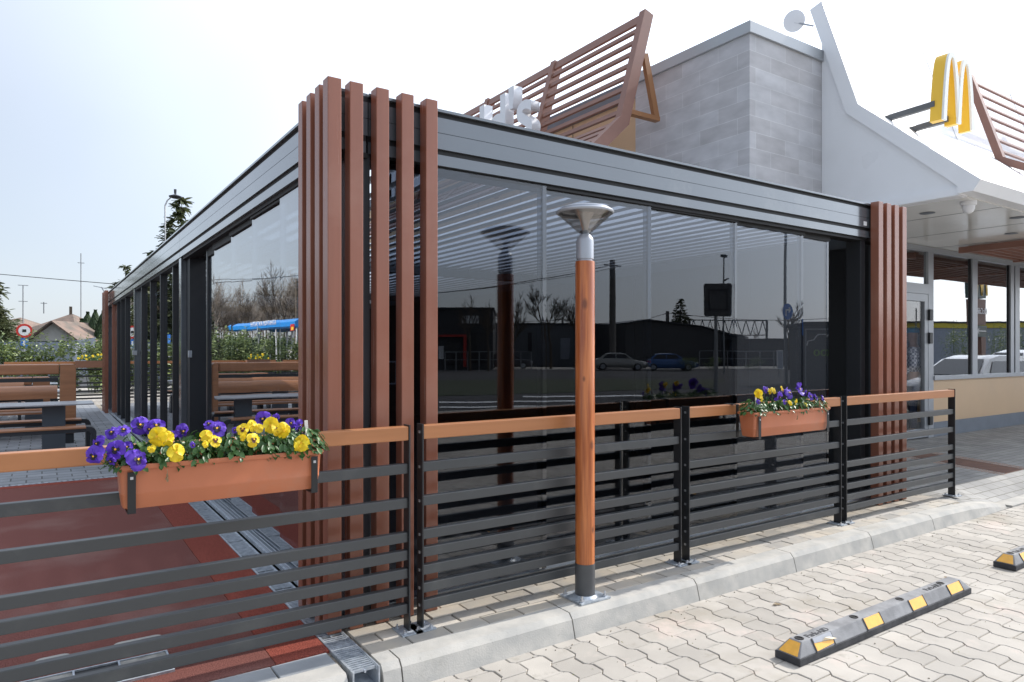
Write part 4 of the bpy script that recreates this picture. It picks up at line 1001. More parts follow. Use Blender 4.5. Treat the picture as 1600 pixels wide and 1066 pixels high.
# small weeds between pavers and gravel crumbs
random.seed(21)
m = MB()
for k in range(260):
    x = random.uniform(1.5, 12); y = random.choice([random.uniform(.3, 3.0), random.uniform(2.95, 3.04)])
    c = Vector((x, y, -.127)); r = random.uniform(.0015, .005)
    m.bar(c-Vector((r,0,0)), c+Vector((r*random.random(), r, 0)), r*1.4, r)
tag(m.build('grit', M['joint']), 'loose grit and crumbs scattered over the parking pavers', None, None, 'stuff')
for (x_, y_, z_, lab) in ((3.9, 2.72, -.126, 'small dry brown leaf lying on the pavers near the kerb'), (5.35, 2.35, -.126, 'dry leaf lying on the pavers between the two wheel stops'), (.55, 5.1, .003, 'dry leaf lying on the red terrace floor')):
    m = MB(); 
    for q in range(3): leafblob(m, Vector((x_, y_, z_)), Vector((random.uniform(-.4,.4), random.uniform(-.4,.4), 1)), Vector((cos(q*1.3), sin(q*1.3), .2)), .035, .02)
    tag(m.build('dry_leaf', M['dryleaf'], loc=Vector((x_, y_, z_))), lab, 'leaf')
m = MB()
for k in range(420):
    i = random.randint(10, 66); x = i*.157+random.choice((-.017, .017)); y = random.choice((2.6, 2.72, 2.3, 1.9, 2.95, 1.4))+random.gauss(0, .09)
    if y > 3.03: continue
    leafblob(m, Vector((x, y, -.131)), Vector((random.uniform(-1,1), random.uniform(-1,1), .7)), Vector((random.uniform(-1,1), random.uniform(-1,1), .6)), random.uniform(.006,.016), .004)
tag(m.build('moss', leafmat('moss', (.12,.14,.03), (.25,.24,.07))), 'sparse moss and weeds in the paver joints', None, None, 'stuff')
# ================================================================== TERRACE FURNITURE
random.seed(5)
def picnic(x_right, yc, L, label, wood_back=False):
    """table with long side along x, its right end at x_right"""
    t = tag(empty('picnic_table', (x_right-L/2, yc, 0)), label, 'table', 'picnic tables on the terrace')
    xl = x_right-L
    m = MB(); m.box(xl, x_right, yc-.36, yc+.36, .73, .75); m.build('tabletop', M['tabletop'], t, bevel=.004)
    for x in (xl+.30, x_right-.62):
        m = MB(); m.box(x, x+.28, yc-.05, yc+.05, .02, .73); m.build('leg', M['benchdark'] if False else mat('pedestal_grey', (.10,.115,.135), .5), t, bevel=.004)
    for s in (-1, 1):
        y = yc+s*.66
        m = MB(); m.box(xl+.03, x_right-.12, y-.15, y+.15, .435, .46); m.build('seat', M['benchwood'], t, bevel=.006)
        m = MB(); m.box(xl+.03, x_right-.12, y-.13, y+.13, .385, .434)
        for xe, sg in ((x_right-.12, 1), (xl+.03, -1)):
            pts = [(0,.46),(.06,.455),(.10,.43),(.12,.39),(.12,.0),(.06,.0),(.06,.36),(.04,.395),(0,.40)]
            m.prism([(xe+sg*a, b) for a, b in pts], 'y', y-.15, y+.15)
        m.build('seat_frame', M['benchdark'], t)
        m = MB(); m.box(xl+1.0, xl+1.06, y-.12, y+.12, 0, .384); m.build('leg', M['benchdark'], t)
    return t
picnic(.62, 11.9, 2.6, 'nearest picnic table with grey top and two plank benches, left of the pergola')
picnic(.36, 15.6, 2.4, 'middle picnic table with grey top, behind the nearest one', )
picnic(.30, 19.2, 2.4, 'farthest picnic table with grey top, near the back fence')
picnic(-3.6, 12.2, 2.6, 'picnic table standing one row further left, mirrored in the side glass')
def woodframe(x_right, y, L, label, z=1.28, w=.22):
    t = tag(empty('timber_booth', (x_right-L/2, y, 0)), label, 'screen', 'brown timber frames on the terrace')
    m = MB(); r = .05; pts = [(x_right-L, z-.16), (x_right-w-.01, z-.16), (x_right-w-.01, z), (x_right-L, z)]
    m.prism(pts, 'y', y-.19, y+.19); m.build('top_board', M['benchwood'], t, bevel=.02)
    m = MB(); m.prism([(x_right-w, .16), (x_right, .16), (x_right, z-.03), (x_right-.03, z), (x_right-w, z)], 'y', y-.19, y+.19); m.build('side_board', M['benchwood'], t, bevel=.012)
    m = MB(); m.box(x_right-w+.02, x_right-.03, y-.16, y+.16, 0, .16); m.box(x_right-L, x_right-w-.02, y-.1, y-.02, 1.0, 1.06); m.build('foot', M['benchdark'], t)
woodframe(.46, 13.5, 3.2, 'large brown timber frame with a high top board behind the nearest picnic table')
woodframe(.14, 17.6, 2.0, 'smaller brown timber frame behind the middle picnic table', z=.95, w=.30)
# rolled bench backs (low loungers)
def rollbench(x_right, y, L, label):
    t = tag(empty('timber_bench', (x_right-L/2, y, 0)), label, 'bench', 'timber benches with rolled backs')
    prof = [(0,.68),(.02,.80),(.07,.87),(.15,.90),(.27,.895),(.33,.86),(.345,.80),(.31,.80),(.26,.845),(.15,.855),(.10,.84),(.06,.78),(.045,.68)]
    m = MB(); m.prism([(y+a, b) for a, b in prof], 'x', x_right-L, x_right); m.build('backrest', M['benchwood'], t, smooth=True)
    m = MB(); m.box(x_right-L, x_right, y+.05, y+.5, .42, .45); m.build('seat', M['benchwood'], t)
    for x in (x_right-.10, x_right-L+.05):
        m = MB(); m.box(x, x+.05, y+.05, y+.11, 0, .80); m.box(x, x+.05, y+.42, y+.48, 0, .42); m.box(x, x+.05, y+.11, y+.42, .36, .42); m.build('leg', M['benchdark'], t)
rollbench(.22, 14.2, 2.4, 'brown timber bench with a rolled backrest behind the nearest picnic table')
rollbench(-.30, 17.0, 2.4, 'brown timber bench with a rolled backrest further back on the terrace')
# yellow flower box on the far fence
for (x0, x1, lab, vio) in ((.80, 2.55, 'long brown box of yellow flowers on the back fence by the pergola', True), (-6.0, -4.6, 'long brown box of yellow flowers on the back fence, left of the other one', True), (-3.6, -2.6, 'short brown box of yellow flowers on the middle of the back fence', False)):
    t = tag(empty('flower_box', ((x0+x1)/2, 23.8, 1.1)), lab, 'flower box', 'flower boxes on the back fence')
    m = MB(); m.box(x0, x1, 23.72, 23.95, 1.0, 1.20); m.build('box', mat('brown_box', (.20,.09,.05), .6), t)
    m = MB()
    for k in range(420 if x1-x0 > 1.2 else 220):
        c = Vector((random.uniform(x0+.05, x1-.05), random.uniform(23.70, 23.95), random.uniform(1.2, 1.33)))
        leafblob(m, c, Vector((random.uniform(-1,1), -1, random.uniform(0,1.2))), Vector((random.uniform(-1,1), 0, 1)), .05, .035)
    m.build('foliage', M['leaf'], t)
    for kk in range(int((x1-x0)*22)):
        c = Vector((random.uniform(x0+.03, x1-(.35 if vio else .03)), random.uniform(23.66, 23.9), random.uniform(1.24, 1.40))); isv = False
        if vio and kk < 5: c.x = random.uniform(x1-.25, x1-.02); isv = True
        flower(t, c, (random.uniform(-.4,.4), -1, random.uniform(.1,.8)), .075, 'v' if isv else 'y')
# ================================================================== VEGETATION
def shrub_mesh(name, rx, ry, h, n, mt, ls=(.07,.12), loose=.25, seed=1):
    rr = random.Random(seed); st_ = random.getstate(); random.seed(seed)
    b = MB(); cl = [(rr.uniform(-1,1)*.75, rr.uniform(-1,1)*.6, rr.uniform(.2,1.0)) for _ in range(16)]
    for k in range(n):
        cx, cy, cz = rr.choice(cl); a = rr.uniform(0, 2*pi); q = rr.random()**.5*.34
        c = Vector(((cx+cos(a)*q)*rx, (cy+sin(a)*q)*ry, max(.03, (cz+rr.gauss(0,.10)))*h))
        leafblob(b, c, Vector((rr.gauss(0,.7), rr.gauss(0,.7), .8)), Vector((cos(a), sin(a), rr.uniform(-.2,.9))), rr.uniform(*ls), rr.uniform(*ls)*.42)
    for k in range(10):     # loose upright shoots
        x, y = rr.uniform(-.9,.9)*rx, rr.uniform(-.5,.5)*ry; hh = h*rr.uniform(1.0, 1.0+loose)
        b.tube([(x, y, h*.5), (x+rr.uniform(-.05,.05), y, hh)], [.008, .003], 4)
        for j in range(12):
            z = h*.75+(hh-h*.75)*j/11; a = rr.uniform(0, 2*pi)
            leafblob(b, Vector((x, y, z)), Vector((rr.gauss(0,.5), -.5, .6)), Vector((cos(a), sin(a), .7)), rr.uniform(*ls), rr.uniform(*ls)*.4)
    for k in range(7):
        x, y = rr.uniform(-.6,.6)*rx, rr.uniform(-.5,.5)*ry; b.tube([(x*.6, y*.6, 0), (x, y, h*.7)], [.015, .006], 5)
    random.setstate(st_)
    me_o = b.build(name, mt); return me_o
side_words = ['first', 'second', 'third', 'fourth', 'fifth', 'sixth', 'seventh', 'eighth', 'ninth', 'tenth', 'eleventh', 'twelfth', 'thirteenth', 'fourteenth']
protos = [shrub_mesh('laurel_shrub', .95, .6, 1.85, 2600, M['hedge'], ls=(.09,.16), seed=s, loose=.35) for s in (3, 8)]
hx = 4.4
for k in range(14):
    if k < 2: o = protos[k]
    else: o = protos[k % 2].copy(); COL.objects.link(o)
    o.location = (hx, 29.6+random.uniform(-.3,.3), -.15); o.rotation_euler = (0, 0, random.uniform(0, 6)); s_ = random.uniform(.95, 1.12); o.scale = (s_, s_, s_)
    tag(o, side_words[k]+' laurel shrub of the hedge behind the back fence, counted from the pergola', 'shrub', 'laurel shrubs of the hedge behind the back fence'); hx -= 1.35
def conifer(name, loc, h, r, label, n=26, seed=2, group=None, droop=.25, sparse=1.0, cat='tree'):
    rr = random.Random(seed); t = tag(empty(name, loc), label, cat, group)
    m = MB(); L = Vector(loc); m.tube([L, L+Vector((0,0,h*.6)), L+Vector((0,0,h))], [h*.018, h*.011, .015], 7); m.build('trunk', M['bark'], t)
    b = MB(); st_ = random.getstate(); random.seed(seed)
    for k in range(n):
        f = k/(n-1); z = h*(.14+.84*f); R = r*(1-f)**.75*(.75+.35*rr.random())+.08
        for j in range(7 if f < .8 else 4):
            a = rr.uniform(0, 2*pi); Rj = R*rr.uniform(.55, 1.1); tip = L+Vector((cos(a)*Rj, sin(a)*Rj, z+Rj*(.12-droop))); base = L+Vector((0, 0, z))
            b.mi = 1; b.tube([base, base.lerp(tip, .6)+Vector((0,0,Rj*.06)), tip], [.03*h/10, .015*h/10, .005], 4, cap=False); b.mi = 0
            nn = int(16*sparse*max(.5, Rj))
            for q in range(nn):
                g = .25+.75*(q/nn); c = base.lerp(tip, g)+Vector((rr.gauss(0,.09), rr.gauss(0,.09), rr.gauss(0,.06)))*Rj*.8
                d = Vector((cos(a)+rr.gauss(0,.7), sin(a)+rr.gauss(0,.7), rr.gauss(-.15,.35)))
                s_ = h*.032*rr.uniform(.6, 1.3); leafblob(b, c, Vector((rr.gauss(0,.5), rr.gauss(0,.5), 1)), d, s_*1.6, s_*.55)
    random.setstate(st_)
    b.build('crown', [M['needle'], M['bark']], t); return t
def treepos(px, D): d = ray(px, HZ); return Vector((d[0]*D, d[1]*D, -.15))
p = treepos(284, 62); conifer('conifer_tree', p, 15.3, 4.4, 'tall loose dark conifer rising above the pergola roof at the left', n=24, seed=4, sparse=1.0)
p = treepos(196, 70); conifer('conifer_tree', p, 10.3, 3.2, 'lower conifer with its tip showing just above the pergola roof edge', n=18, seed=9, sparse=.9)
p = treepos(-18, 40); conifer('conifer_tree', p, 5.2, 2.6, 'bushy conifer cut by the left edge of the picture', n=22, seed=12, sparse=3)
def thuja(px, D, h, r, label, seed):
    p = treepos(px, D); rr = random.Random(seed); t = tag(empty('thuja_tree', p), label, 'tree', 'clipped thujas beyond the road')
    m = MB(); m.tube([p, p+Vector((0,0,h*.6))], [.08, .04], 6); m.build('trunk', M['bark'], t)
    b = MB(); st_ = random.getstate(); random.seed(seed)
    for k in range(2600):
        f = rr.random()**.8; z = h*f; R = r*(1-f**2.6)**.6*(.86+.14*sin(9*f+seed)); a = rr.uniform(0, 2*pi); q = R*rr.uniform(.75, 1.03)
        leafblob(b, p+Vector((cos(a)*q, sin(a)*q, z)), Vector((cos(a), sin(a), .3)), Vector((rr.gauss(0,.2), rr.gauss(0,.2), 1)), .30, .12)
    random.setstate(st_); b.build('crown', M['thuja'], t)
for args in ((128, 56, 4.0, 1.0, 'leftmost and lowest clipped thuja left of the pergola', 1), (137, 55, 4.5, .95, 'second clipped thuja from the left, left of the pergola', 2), (149, 54, 4.6, 1.0, 'third clipped thuja from the left, left of the pergola', 3), (162, 53, 4.5, 1.0, 'tallest clipped thuja, hard against the pergola edge', 4)): thuja(*args)
def barebranch(b, p, d, L, r, depth, rr, kind=0):
    q = p+d*L*.5+Vector((rr.gauss(0,.03), rr.gauss(0,.03), 0))*L; e = p+d*L+Vector((0,0,L*.04))
    b.tube([p, q, e], [r, r*.82, r*.66], 5 if depth > 2 else 3, cap=False)
    if depth == 0: return
    nb = 3 if depth > 1 else 4
    for k in range(nb+(1 if rr.random() < .5 else 0)):
        f = rr.uniform(.45, 1.0); s = p+d*L*f
        ax = Vector((rr.gauss(0,1), rr.gauss(0,1), rr.gauss(0,.4))).normalized()
        nd = (d+ax*rr.uniform(.45,.85)).normalized(); nd.z = max(nd.z, -.05)+.12; nd.normalize()
        barebranch(b, s, nd, L*rr.uniform(.5,.72), r*.55, depth-1, rr)
    barebranch(b, e, (d+Vector((rr.gauss(0,.12), rr.gauss(0,.12), .1))).normalized(), L*.72, r*.64, depth-1, rr)
def baretree(loc, h, label, seed, depth=5, bark='bark', group=None, rf=.018):
    rr = random.Random(seed); t = tag(empty('bare_tree', loc), label, 'tree', group); L = Vector(loc)
    m = MB(); m.tube([L, L+Vector((0,0,h*.28))], [h*rf, h*rf*.75], 7); m.build('trunk', M[bark], t)
    b = MB(); barebranch(b, L+Vector((0,0,h*.27)), Vector((rr.gauss(0,.06), rr.gauss(0,.06), 1)).normalized(), h*.24, h*rf*.75, depth, rr)
    b.build('crown', M[bark], t); return t
# ------------------------------------------------------------------ houses and things beyond the road (left of frame)
def P2(px, D, z=0): d = ray(px, HZ); return Vector((d[0]*D, d[1]*D, z))
def house(px0, px1, D, z_eave, z_ridge, label, depth=9, roof='rooftile', gable=True, name='house', rz0=None):
    a, b_ = P2(px0, D), P2(px1, D); ux = (b_-a).normalized(); Lx = (b_-a).length; uy = Vector((-ux.y, ux.x, 0))
    t = tag(empty(name, (a+b_)/2+uy*depth/2), label, 'house')
    def W_(u, v, z): return a+ux*u+uy*v+Vector((0,0,z))
    def poly(m, pts): 
        return m._f([m.b.verts.new(p) for p in pts])
    m = MB(); v = [m.b.verts.new(W_(*q)) for q in ((0,0,-.2),(Lx,0,-.2),(Lx,depth,-.2),(0,depth,-.2),(0,0,z_eave),(Lx,0,z_eave),(Lx,depth,z_eave),(0,depth,z_eave))]
    for q in ((3,2,1,0),(0,1,5,4),(1,2,6,5),(2,3,7,6),(3,0,4,7)): m._f([v[i] for i in q])
    if gable:
        r0, r1 = m.b.verts.new(W_(Lx/2, 0, z_ridge)), m.b.verts.new(W_(Lx/2, depth, z_ridge)); m._f([v[4], v[5], r0]); m._f([v[7], v[6], r1])
    m.build('wall', M['render_w'], t)
    m = MB(); o = .35; th = .12
    if gable:
        for s in (0, 1):
            e = -o if s == 0 else Lx+o; ze = z_eave-o*(z_ridge-z_eave)/(Lx/2)
            q = [(e,-o,ze),(Lx/2,-o,z_ridge),(Lx/2,depth+o,z_ridge),(e,depth+o,ze)]
            A = [m.b.verts.new(W_(*k_)+Vector((0,0,.01))) for k_ in q]; B = [m.b.verts.new(W_(*k_)+Vector((0,0,.01+th))) for k_ in q]; m._f(A[::-1]); m._f(B)
            for k in range(4): m._f([A[k], A[(k+1)%4], B[(k+1)%4], B[k]])
    else:   # hipped
        e = [(-o,-o,z_eave),(Lx+o,-o,z_eave),(Lx+o,depth+o,z_eave),(-o,depth+o,z_eave)]; hp = min(depth, Lx)*.5
        r = [(hp, depth/2, z_ridge), (Lx-hp if Lx > 2.2*hp else Lx/2+.2, depth/2, z_ridge)]
        E4 = [m.b.verts.new(W_(*k_)) for k_ in e]; R2 = [m.b.verts.new(W_(*k_)) for k_ in r]
        m._f([E4[0],E4[1],R2[1],R2[0]]); m._f([E4[1],E4[2],R2[1]]); m._f([E4[2],E4[3],R2[0],R2[1]]); m._f([E4[3],E4[0],R2[0]]); m._f(E4[::-1])
    rf = m.build('roof', M[roof], t)
    return t, W_, Lx, rf
def zat(py, D): return CAMH-(py-HZ)*D/FPX
t, W_, Lx, rf = house(14, 118, 62, zat(527, 62), zat(487, 62), 'old house with a weathered brown tiled hip roof', roof='rooftile', gable=False, depth=8)
m = MB(); c = W_(Lx/2, 4, zat(487, 62)); m.box(c.x-.12, c.x+.12, c.y-.12, c.y+.12, c.z-.3, c.z+.7); m.build('chimney_pipe', M['bark'], rf)
t, W_, Lx, rf = house(52, 118, 50, zat(528, 50), zat(504, 50), 'white rendered gable house in front of the tiled hip roof', roof='rooftile', gable=True, depth=7)
m = MB(); c = W_(Lx*.97, 6, zat(513, 50)); m.box(c.x-.25, c.x+.25, c.y-.25, c.y+.25, c.z-.6, zat(497, 56)); m.build('chimney', mat('brick_chimney', (.33,.14,.10), .9, var=.2, vscale=6), rf)
house(84, 124, 74, zat(503, 74), zat(494, 74), 'long low house with a grey sheet roof behind the white gable', roof='roofgrey', gable=False, depth=8)
house(-60, 16, 66, zat(520, 66), zat(493, 66), 'house with a brown tiled roof at the far left edge', roof='rooftile', gable=False, depth=9)
# boundary fences
m = MB(); a, b_ = P2(-90, 36), P2(112, 36); d = (b_-a); n_ = 60
t = tag(empty('sheet_fence', (a+b_)/2), 'long blue-grey sheet fence behind the hedge', 'fence')
for k in range(n_): q0 = a+d*(k/n_); q1 = a+d*((k+.97)/n_); m.bar(q0+Vector((0,0,.9)), q1+Vector((0,0,.9)), .05, 2.1)
m.build('sheet', M['greyfence'], t)
m = MB(); m.bar(a+Vector((0,0,1.98)), b_+Vector((0,0,1.98)), .08, .05); m.build('top_rail', M['benchdark'], t)
a, b_ = P2(113, 36), P2(150, 52); d = b_-a; n_ = 34; t = tag(empty('picket_fence', (a+b_)/2), 'blue-grey picket fence receding towards the dark thujas', 'fence')
m = MB()
for k in range(n_): q = a+d*(k/n_); h_ = 1.9+.5*k/n_; m.bar(q+Vector((0,0,0)), q+Vector((0,0,h_+.1)), .03, .16, up=(0,1,0))
m.build('pickets', M['greyfence'], t); m = MB(); m.bar(a+Vector((0,0,1.4)), b_+Vector((0,0,1.8)), .04, .08); m.build('rail', M['greyfence'], t)
# traffic signs by the road
def disc(b, c, nrm, r, th=.02, n=24):
    nrm = Vector(nrm).normalized(); u = nrm.cross(Vector((0,0,1))).normalized(); v = u.cross(nrm)
    A = [b.b.verts.new(c+(u*cos(2*pi*k/n)+v*sin(2*pi*k/n))*r) for k in range(n)]; B = [b.b.verts.new(c+nrm*th+(u*cos(2*pi*k/n)+v*sin(2*pi*k/n))*r) for k in range(n)]
    b._f(A[::-1]); b._f(B)
    for k in range(n): b._f([A[k], A[(k+1)%n], B[(k+1)%n], B[k]])
D = 30.0; base = P2(38, D, -.15); tw = Vector((-base.x, -base.y, 0)).normalized()
t = tag(empty('road_sign', base), 'round red-rimmed prohibition sign above a square blue sign, beyond the hedge', 'road sign')
m = MB(); m.tube([base, Vector((base.x, base.y, zat(507, D)))], .03, 8); m.build('pole', M['metalpole'], t)
c = Vector((base.x, base.y, zat(517, D)))+tw*.04
m = MB(); disc(m, c, tw, .30); m.build('sign_rim', M['red'], t); m = MB(); disc(m, c+tw*.022, tw, .21, .004); sf = m.build('sign_face', M['signwhite'], t)
u = tw.cross(Vector((0,0,1))).normalized()
m = MB(); m.bar(c+tw*.03-u*.07, c+tw*.03+u*.07, .006, .12); m.build('symbol', M['black'], t)
m = MB(); q = Vector((base.x, base.y, zat(536, D)))+tw*.04; m.bar(q-u*.14, q+u*.14, .02, .40); m.build('blue_plate', M['blue'], t)
m = MB(); m.bar(q+tw*.015-u*.03, q+tw*.015+u*.04, .006, .22); m.build('symbol', M['signwhite'], t)
# antennas, street lamp, overhead wire
def antenna(px, D, py0, py1, label, arms):
    b0 = P2(px, D, zat(py1, D)); top = P2(px, D, zat(py0, D)); t = tag(empty('antenna_mast', b0), label, 'antenna', 'aerial masts on the far roofs')
    m = MB(); m.tube([b0, top], .045, 6); m.build('mast', M['metalpole'], t)
    m = MB()
    for py, w in arms: c = P2(px, D, zat(py, D)); m.bar(c-Vector((w,0,0)), c+Vector((w,0,0)), .05, .05); m.bar(c-Vector((w*.6,.3,0)), c-Vector((w*.6,-.3,0)), .03, .03); m.bar(c-Vector((-w*.6,.3,0)), c-Vector((-w*.6,-.3,0)), .03, .03)
    m.build('aerial', M['metalpole'], t)
antenna(36, 64, 446, 505, 'thin aerial mast with crossbars, above the brown tiled roof at the left', [(446, .4), (471, .35)])
antenna(126.5, 70, 396, 503, 'tallest thin aerial mast, standing alone left of the pergola', [(411, .3)])
antenna(68.5, 62, 472, 490, 'short stubby aerial on the ridge of the tiled hip roof', [(474, .25)])
base = P2(258, 48, -.15); t = tag(empty('street_lamp', base), 'white curved street lamp in front of the tall conifer', 'street lamp')
zt_ = zat(318, 48); m = MB(); ux = Vector((.83,-.56,0)); m.tube([base, base+Vector((0,0,zt_)), base+Vector((0,0,zt_+.35))+ux*.15, base+Vector((0,0,zt_+.65))+ux*.5], [.09,.06,.05,.045], 8); m.build('pole', mat('white_pole', (.6,.6,.6), .5), t)
c = base+Vector((0,0,zt_+.62))+ux*.7; m = MB(); m.lathe(c, [(0,.18),(.12,.14),(.42,.02),(.40,-.04),(.2,-.12),(0,-.14)], 14); m.build('lamp_head', M['benchdark'], t)
m = MB(); m.lathe(c, [(0,.18),(.08,.2),(.09,.5),(0,.52)], 10); m.build('cap', M['benchdark'], t)
t = tag(empty('overhead_wire', (0, 60, 8)), 'thin black overhead wire crossing the sky left of the pergola', 'wire')
def wire(b, p, q, sag, r=.02, n=14):
    b.tube([p.lerp(q, k/n)-Vector((0,0,sag*4*(k/n)*(1-k/n))) for k in range(n+1)], r, 4)
m = MB(); wire(m, P2(-420, 70, 12), P2(420, 62, zat(462, 62)), .3, .03); m.build('wire', M['gasket'], t)
# weathervane-like aerial at the pergola corner
c = onx(170, 455, 1.36); t = tag(empty('corner_aerial', (1.3, 20.0, 2.95)), 'tiny grey aerial on the far end of the pergola roof edge', 'antenna')
m = MB(); m.bar((1.30, 20, 2.94), (1.22, 20, 3.08), .02, .02); m.bar((1.05, 20, 3.10), (1.35, 20, 3.04), .015, .015); m.build('rod', M['winframe'], t)
# ================================================================== ACROSS THE CAR PARK (seen mirrored in the front glass)
random.seed(33)
def VF(px, D, z=-.15): return mirF(P2(px, D, z))
def VL(px, D, z=-.15): return mirL(P2(px, D, z))
def VW(px, D, z=-.15): return mirW(P2(px, D, z))
def flat(name, pts, z, mt, th=.01):
    m = MB(); A = [m.b.verts.new((p.x, p.y, z)) for p in pts]; B = [m.b.verts.new((p.x, p.y, z-th)) for p in pts]; m._f(A); m._f(B[::-1])
    for k in range(len(pts)): m._f([A[k], A[(k+1)%len(pts)], B[(k+1)%len(pts)], B[k]])
    return st(m.build(name, mt))
g_ = lambda px, py: mirF(onz(px, py, -.15))
flat('grass_verge', [g_(560,594), g_(860,592), g_(1140,594), g_(1120,606), g_(860,614), g_(560,622)], -.145, M['grass'])
flat('main_road', [g_(300,590), g_(1290,590), g_(1290,577), g_(300,577)], -.150, M['asphalt'])
flat('far_pavement', [g_(300,576.5), g_(1330,576.5), g_(1330,573), g_(300,573)], -.135, M['kerb'])
for k, (pa, pb, y0, y1) in enumerate(((690, 900, 628, 626), (690, 900, 636, 634), (820, 1000, 619, 618))):
    flat('parking_line', [g_(pa, y0), g_(pb, y1), g_(pb, y1+2), g_(pa, y0+2.2)], -.146, M['signwhite'], .003)
def away(a, b_, src):
    d = (b_-a); d.z = 0; d.normalize(); n = Vector((-d.y, d.x, 0))
    return n if n.dot((a+b_)/2-src) > 0 else -n
def wallbox(m, a, b_, n, dep, z0, z1, off=0.0):
    v = [m.b.verts.new((p.x, p.y, z)) for z in (z0, z1) for p in (a+n*off, b_+n*off, b_+n*dep, a+n*dep)]
    for q in ((3,2,1,0),(4,5,6,7),(0,1,5,4),(1,2,6,5),(2,3,7,6),(3,0,4,7)): m._f([v[i] for i in q])
src = Vector((1, GF, 0))
def hall(pa, pb, D, ytop, label, mt, dep=12, parts=(), name='commercial_building', Db=None, V=VF, src=src):
    a, b_ = V(pa, D), V(pb, Db or D); n = away(a, b_, src); zt = zat(ytop, D)
    t = tag(empty(name, (a+b_)/2+n*dep/2), label, 'building')
    m = MB(); wallbox(m, a, b_, n, dep, -.2, zt); m.build('wall', mt, t)
    m = MB(); wallbox(m, a-(b_-a).normalized()*.15, b_+(b_-a).normalized()*.15, n, dep+.15, zt+.002, zt+.18, -.15); m.build('roof_edge', M['benchdark'], t)
    for nm, p0, p1, y0, y1, mm, off in parts:
        f0, f1 = (p0-pa)/(pb-pa), (p1-pa)/(pb-pa)
        m = MB(); wallbox(m, a.lerp(b_, f0), a.lerp(b_, f1), n, -.001, zat(y1, D), zat(y0, D), -off); m.build(nm, mm, t)
    return t, a, b_, n
M['hallgrey'] = mat('hall_cladding', (.11,.12,.135), .6, var=.06, vscale=.3)
M['halldark'] = mat('hall_dark_cladding', (.045,.046,.05), .7, var=.08, vscale=.3)
M['darkglass'] = mat('far_window_glass', (.02,.022,.026), .08)
hall(520, 772, 62, 484, 'dark grey commercial building with a red portal, mirrored at the left of the front glass', M['halldark'],
     parts=[('sign_board', 725, 750, 494, 506, M['signwhite'], .12), ('portal', 640, 732, 523, 526, M['red'], .5), ('portal', 728, 732, 526, 572, M['red'], .5), ('window', 700, 722, 536, 570, M['darkglass'], .06), ('window', 600, 640, 530, 566, M['darkglass'], .06), ('window', 738, 762, 520, 566, M['darkglass'], .06), ('poster', 690, 698, 540, 560, M['signwhite'], .1)])
hall(776, 1004, 76, 508, 'long pale grey low building, mirrored behind the lamp post', M['hallgrey'], parts=[('window', 792, 806, 528, 545, M['darkglass'], .06), ('window', 830, 836, 520, 550, M['darkglass'], .06), ('door', 870, 884, 528, 560, M['greyfence'], .06)])
hall(1150, 1290, 74, 531, 'long dark low shed, mirrored behind the round road sign', M['halldark'], dep=10)
# gabled hall
a, b_ = VF(972, 70), VF(1165, 76); n = away(a, b_, src); t = tag(empty('gabled_hall', (a+b_)/2+n*5), 'wide dark gabled hall, mirrored behind the blue car', 'building')
m = MB(); pr_ = [(0, 508), (.20, 502), (.62, 511), (1.0, 527)]
A = [m.b.verts.new(a)]+[m.b.verts.new(Vector((*(a.lerp(b_, f)).xy, zat(y, 72)))) for f, y in pr_]+[m.b.verts.new(b_)]
B = [m.b.verts.new(v.co+n*10) for v in A]; m._f(A); m._f(B[::-1])
for k in range(len(A)): m._f([A[k], A[(k+1)%len(A)], B[(k+1)%len(A)], B[k]])
m.build('wall', M['halldark'], t)
m = MB()
for (f0, y0), (f1, y1) in zip(pr_, pr_[1:]):
    p0, p1 = a.lerp(b_, f0), a.lerp(b_, f1); m.bar(Vector((p0.x, p0.y, zat(y0, 72)+.1))+n*5, Vector((p1.x, p1.y, zat(y1, 72)+.1))+n*5, 10.6, .12)
m.build('roof', M['benchdark'], t)
# steel lattice gantry
a, b_ = VF(1082, 84), VF(1196, 84); t = tag(empty('lattice_gantry', (a+b_)/2), 'steel lattice gantry rising over the dark hall roof in the mirror image', 'gantry')
m = MB(); N = 9
for k in range(N+1):
    p = a.lerp(b_, k/N); q = a.lerp(b_, min(1, (k+.5)/N)); zt_, zb_ = zat(501, 84), zat(523, 84)
    if k < N:
        p2 = a.lerp(b_, (k+1)/N); m.bar(Vector((p.x,p.y,zt_)), Vector((p2.x,p2.y,zt_)), .12, .12); m.bar(Vector((p.x,p.y,zb_)), Vector((p2.x,p2.y,zb_)), .12, .12)
        m.bar(Vector((p.x,p.y,zb_)), Vector((q.x,q.y,zt_)), .08, .08); m.bar(Vector((q.x,q.y,zt_)), Vector((p2.x,p2.y,zb_)), .08, .08)
m.build('truss', M['benchdark'], t)
m = MB()
for f in (0, 1): p = a.lerp(b_, f); m.bar(p, Vector((p.x, p.y, zat(501, 84))), .2, .2)
m.build('leg', M['benchdark'], t)
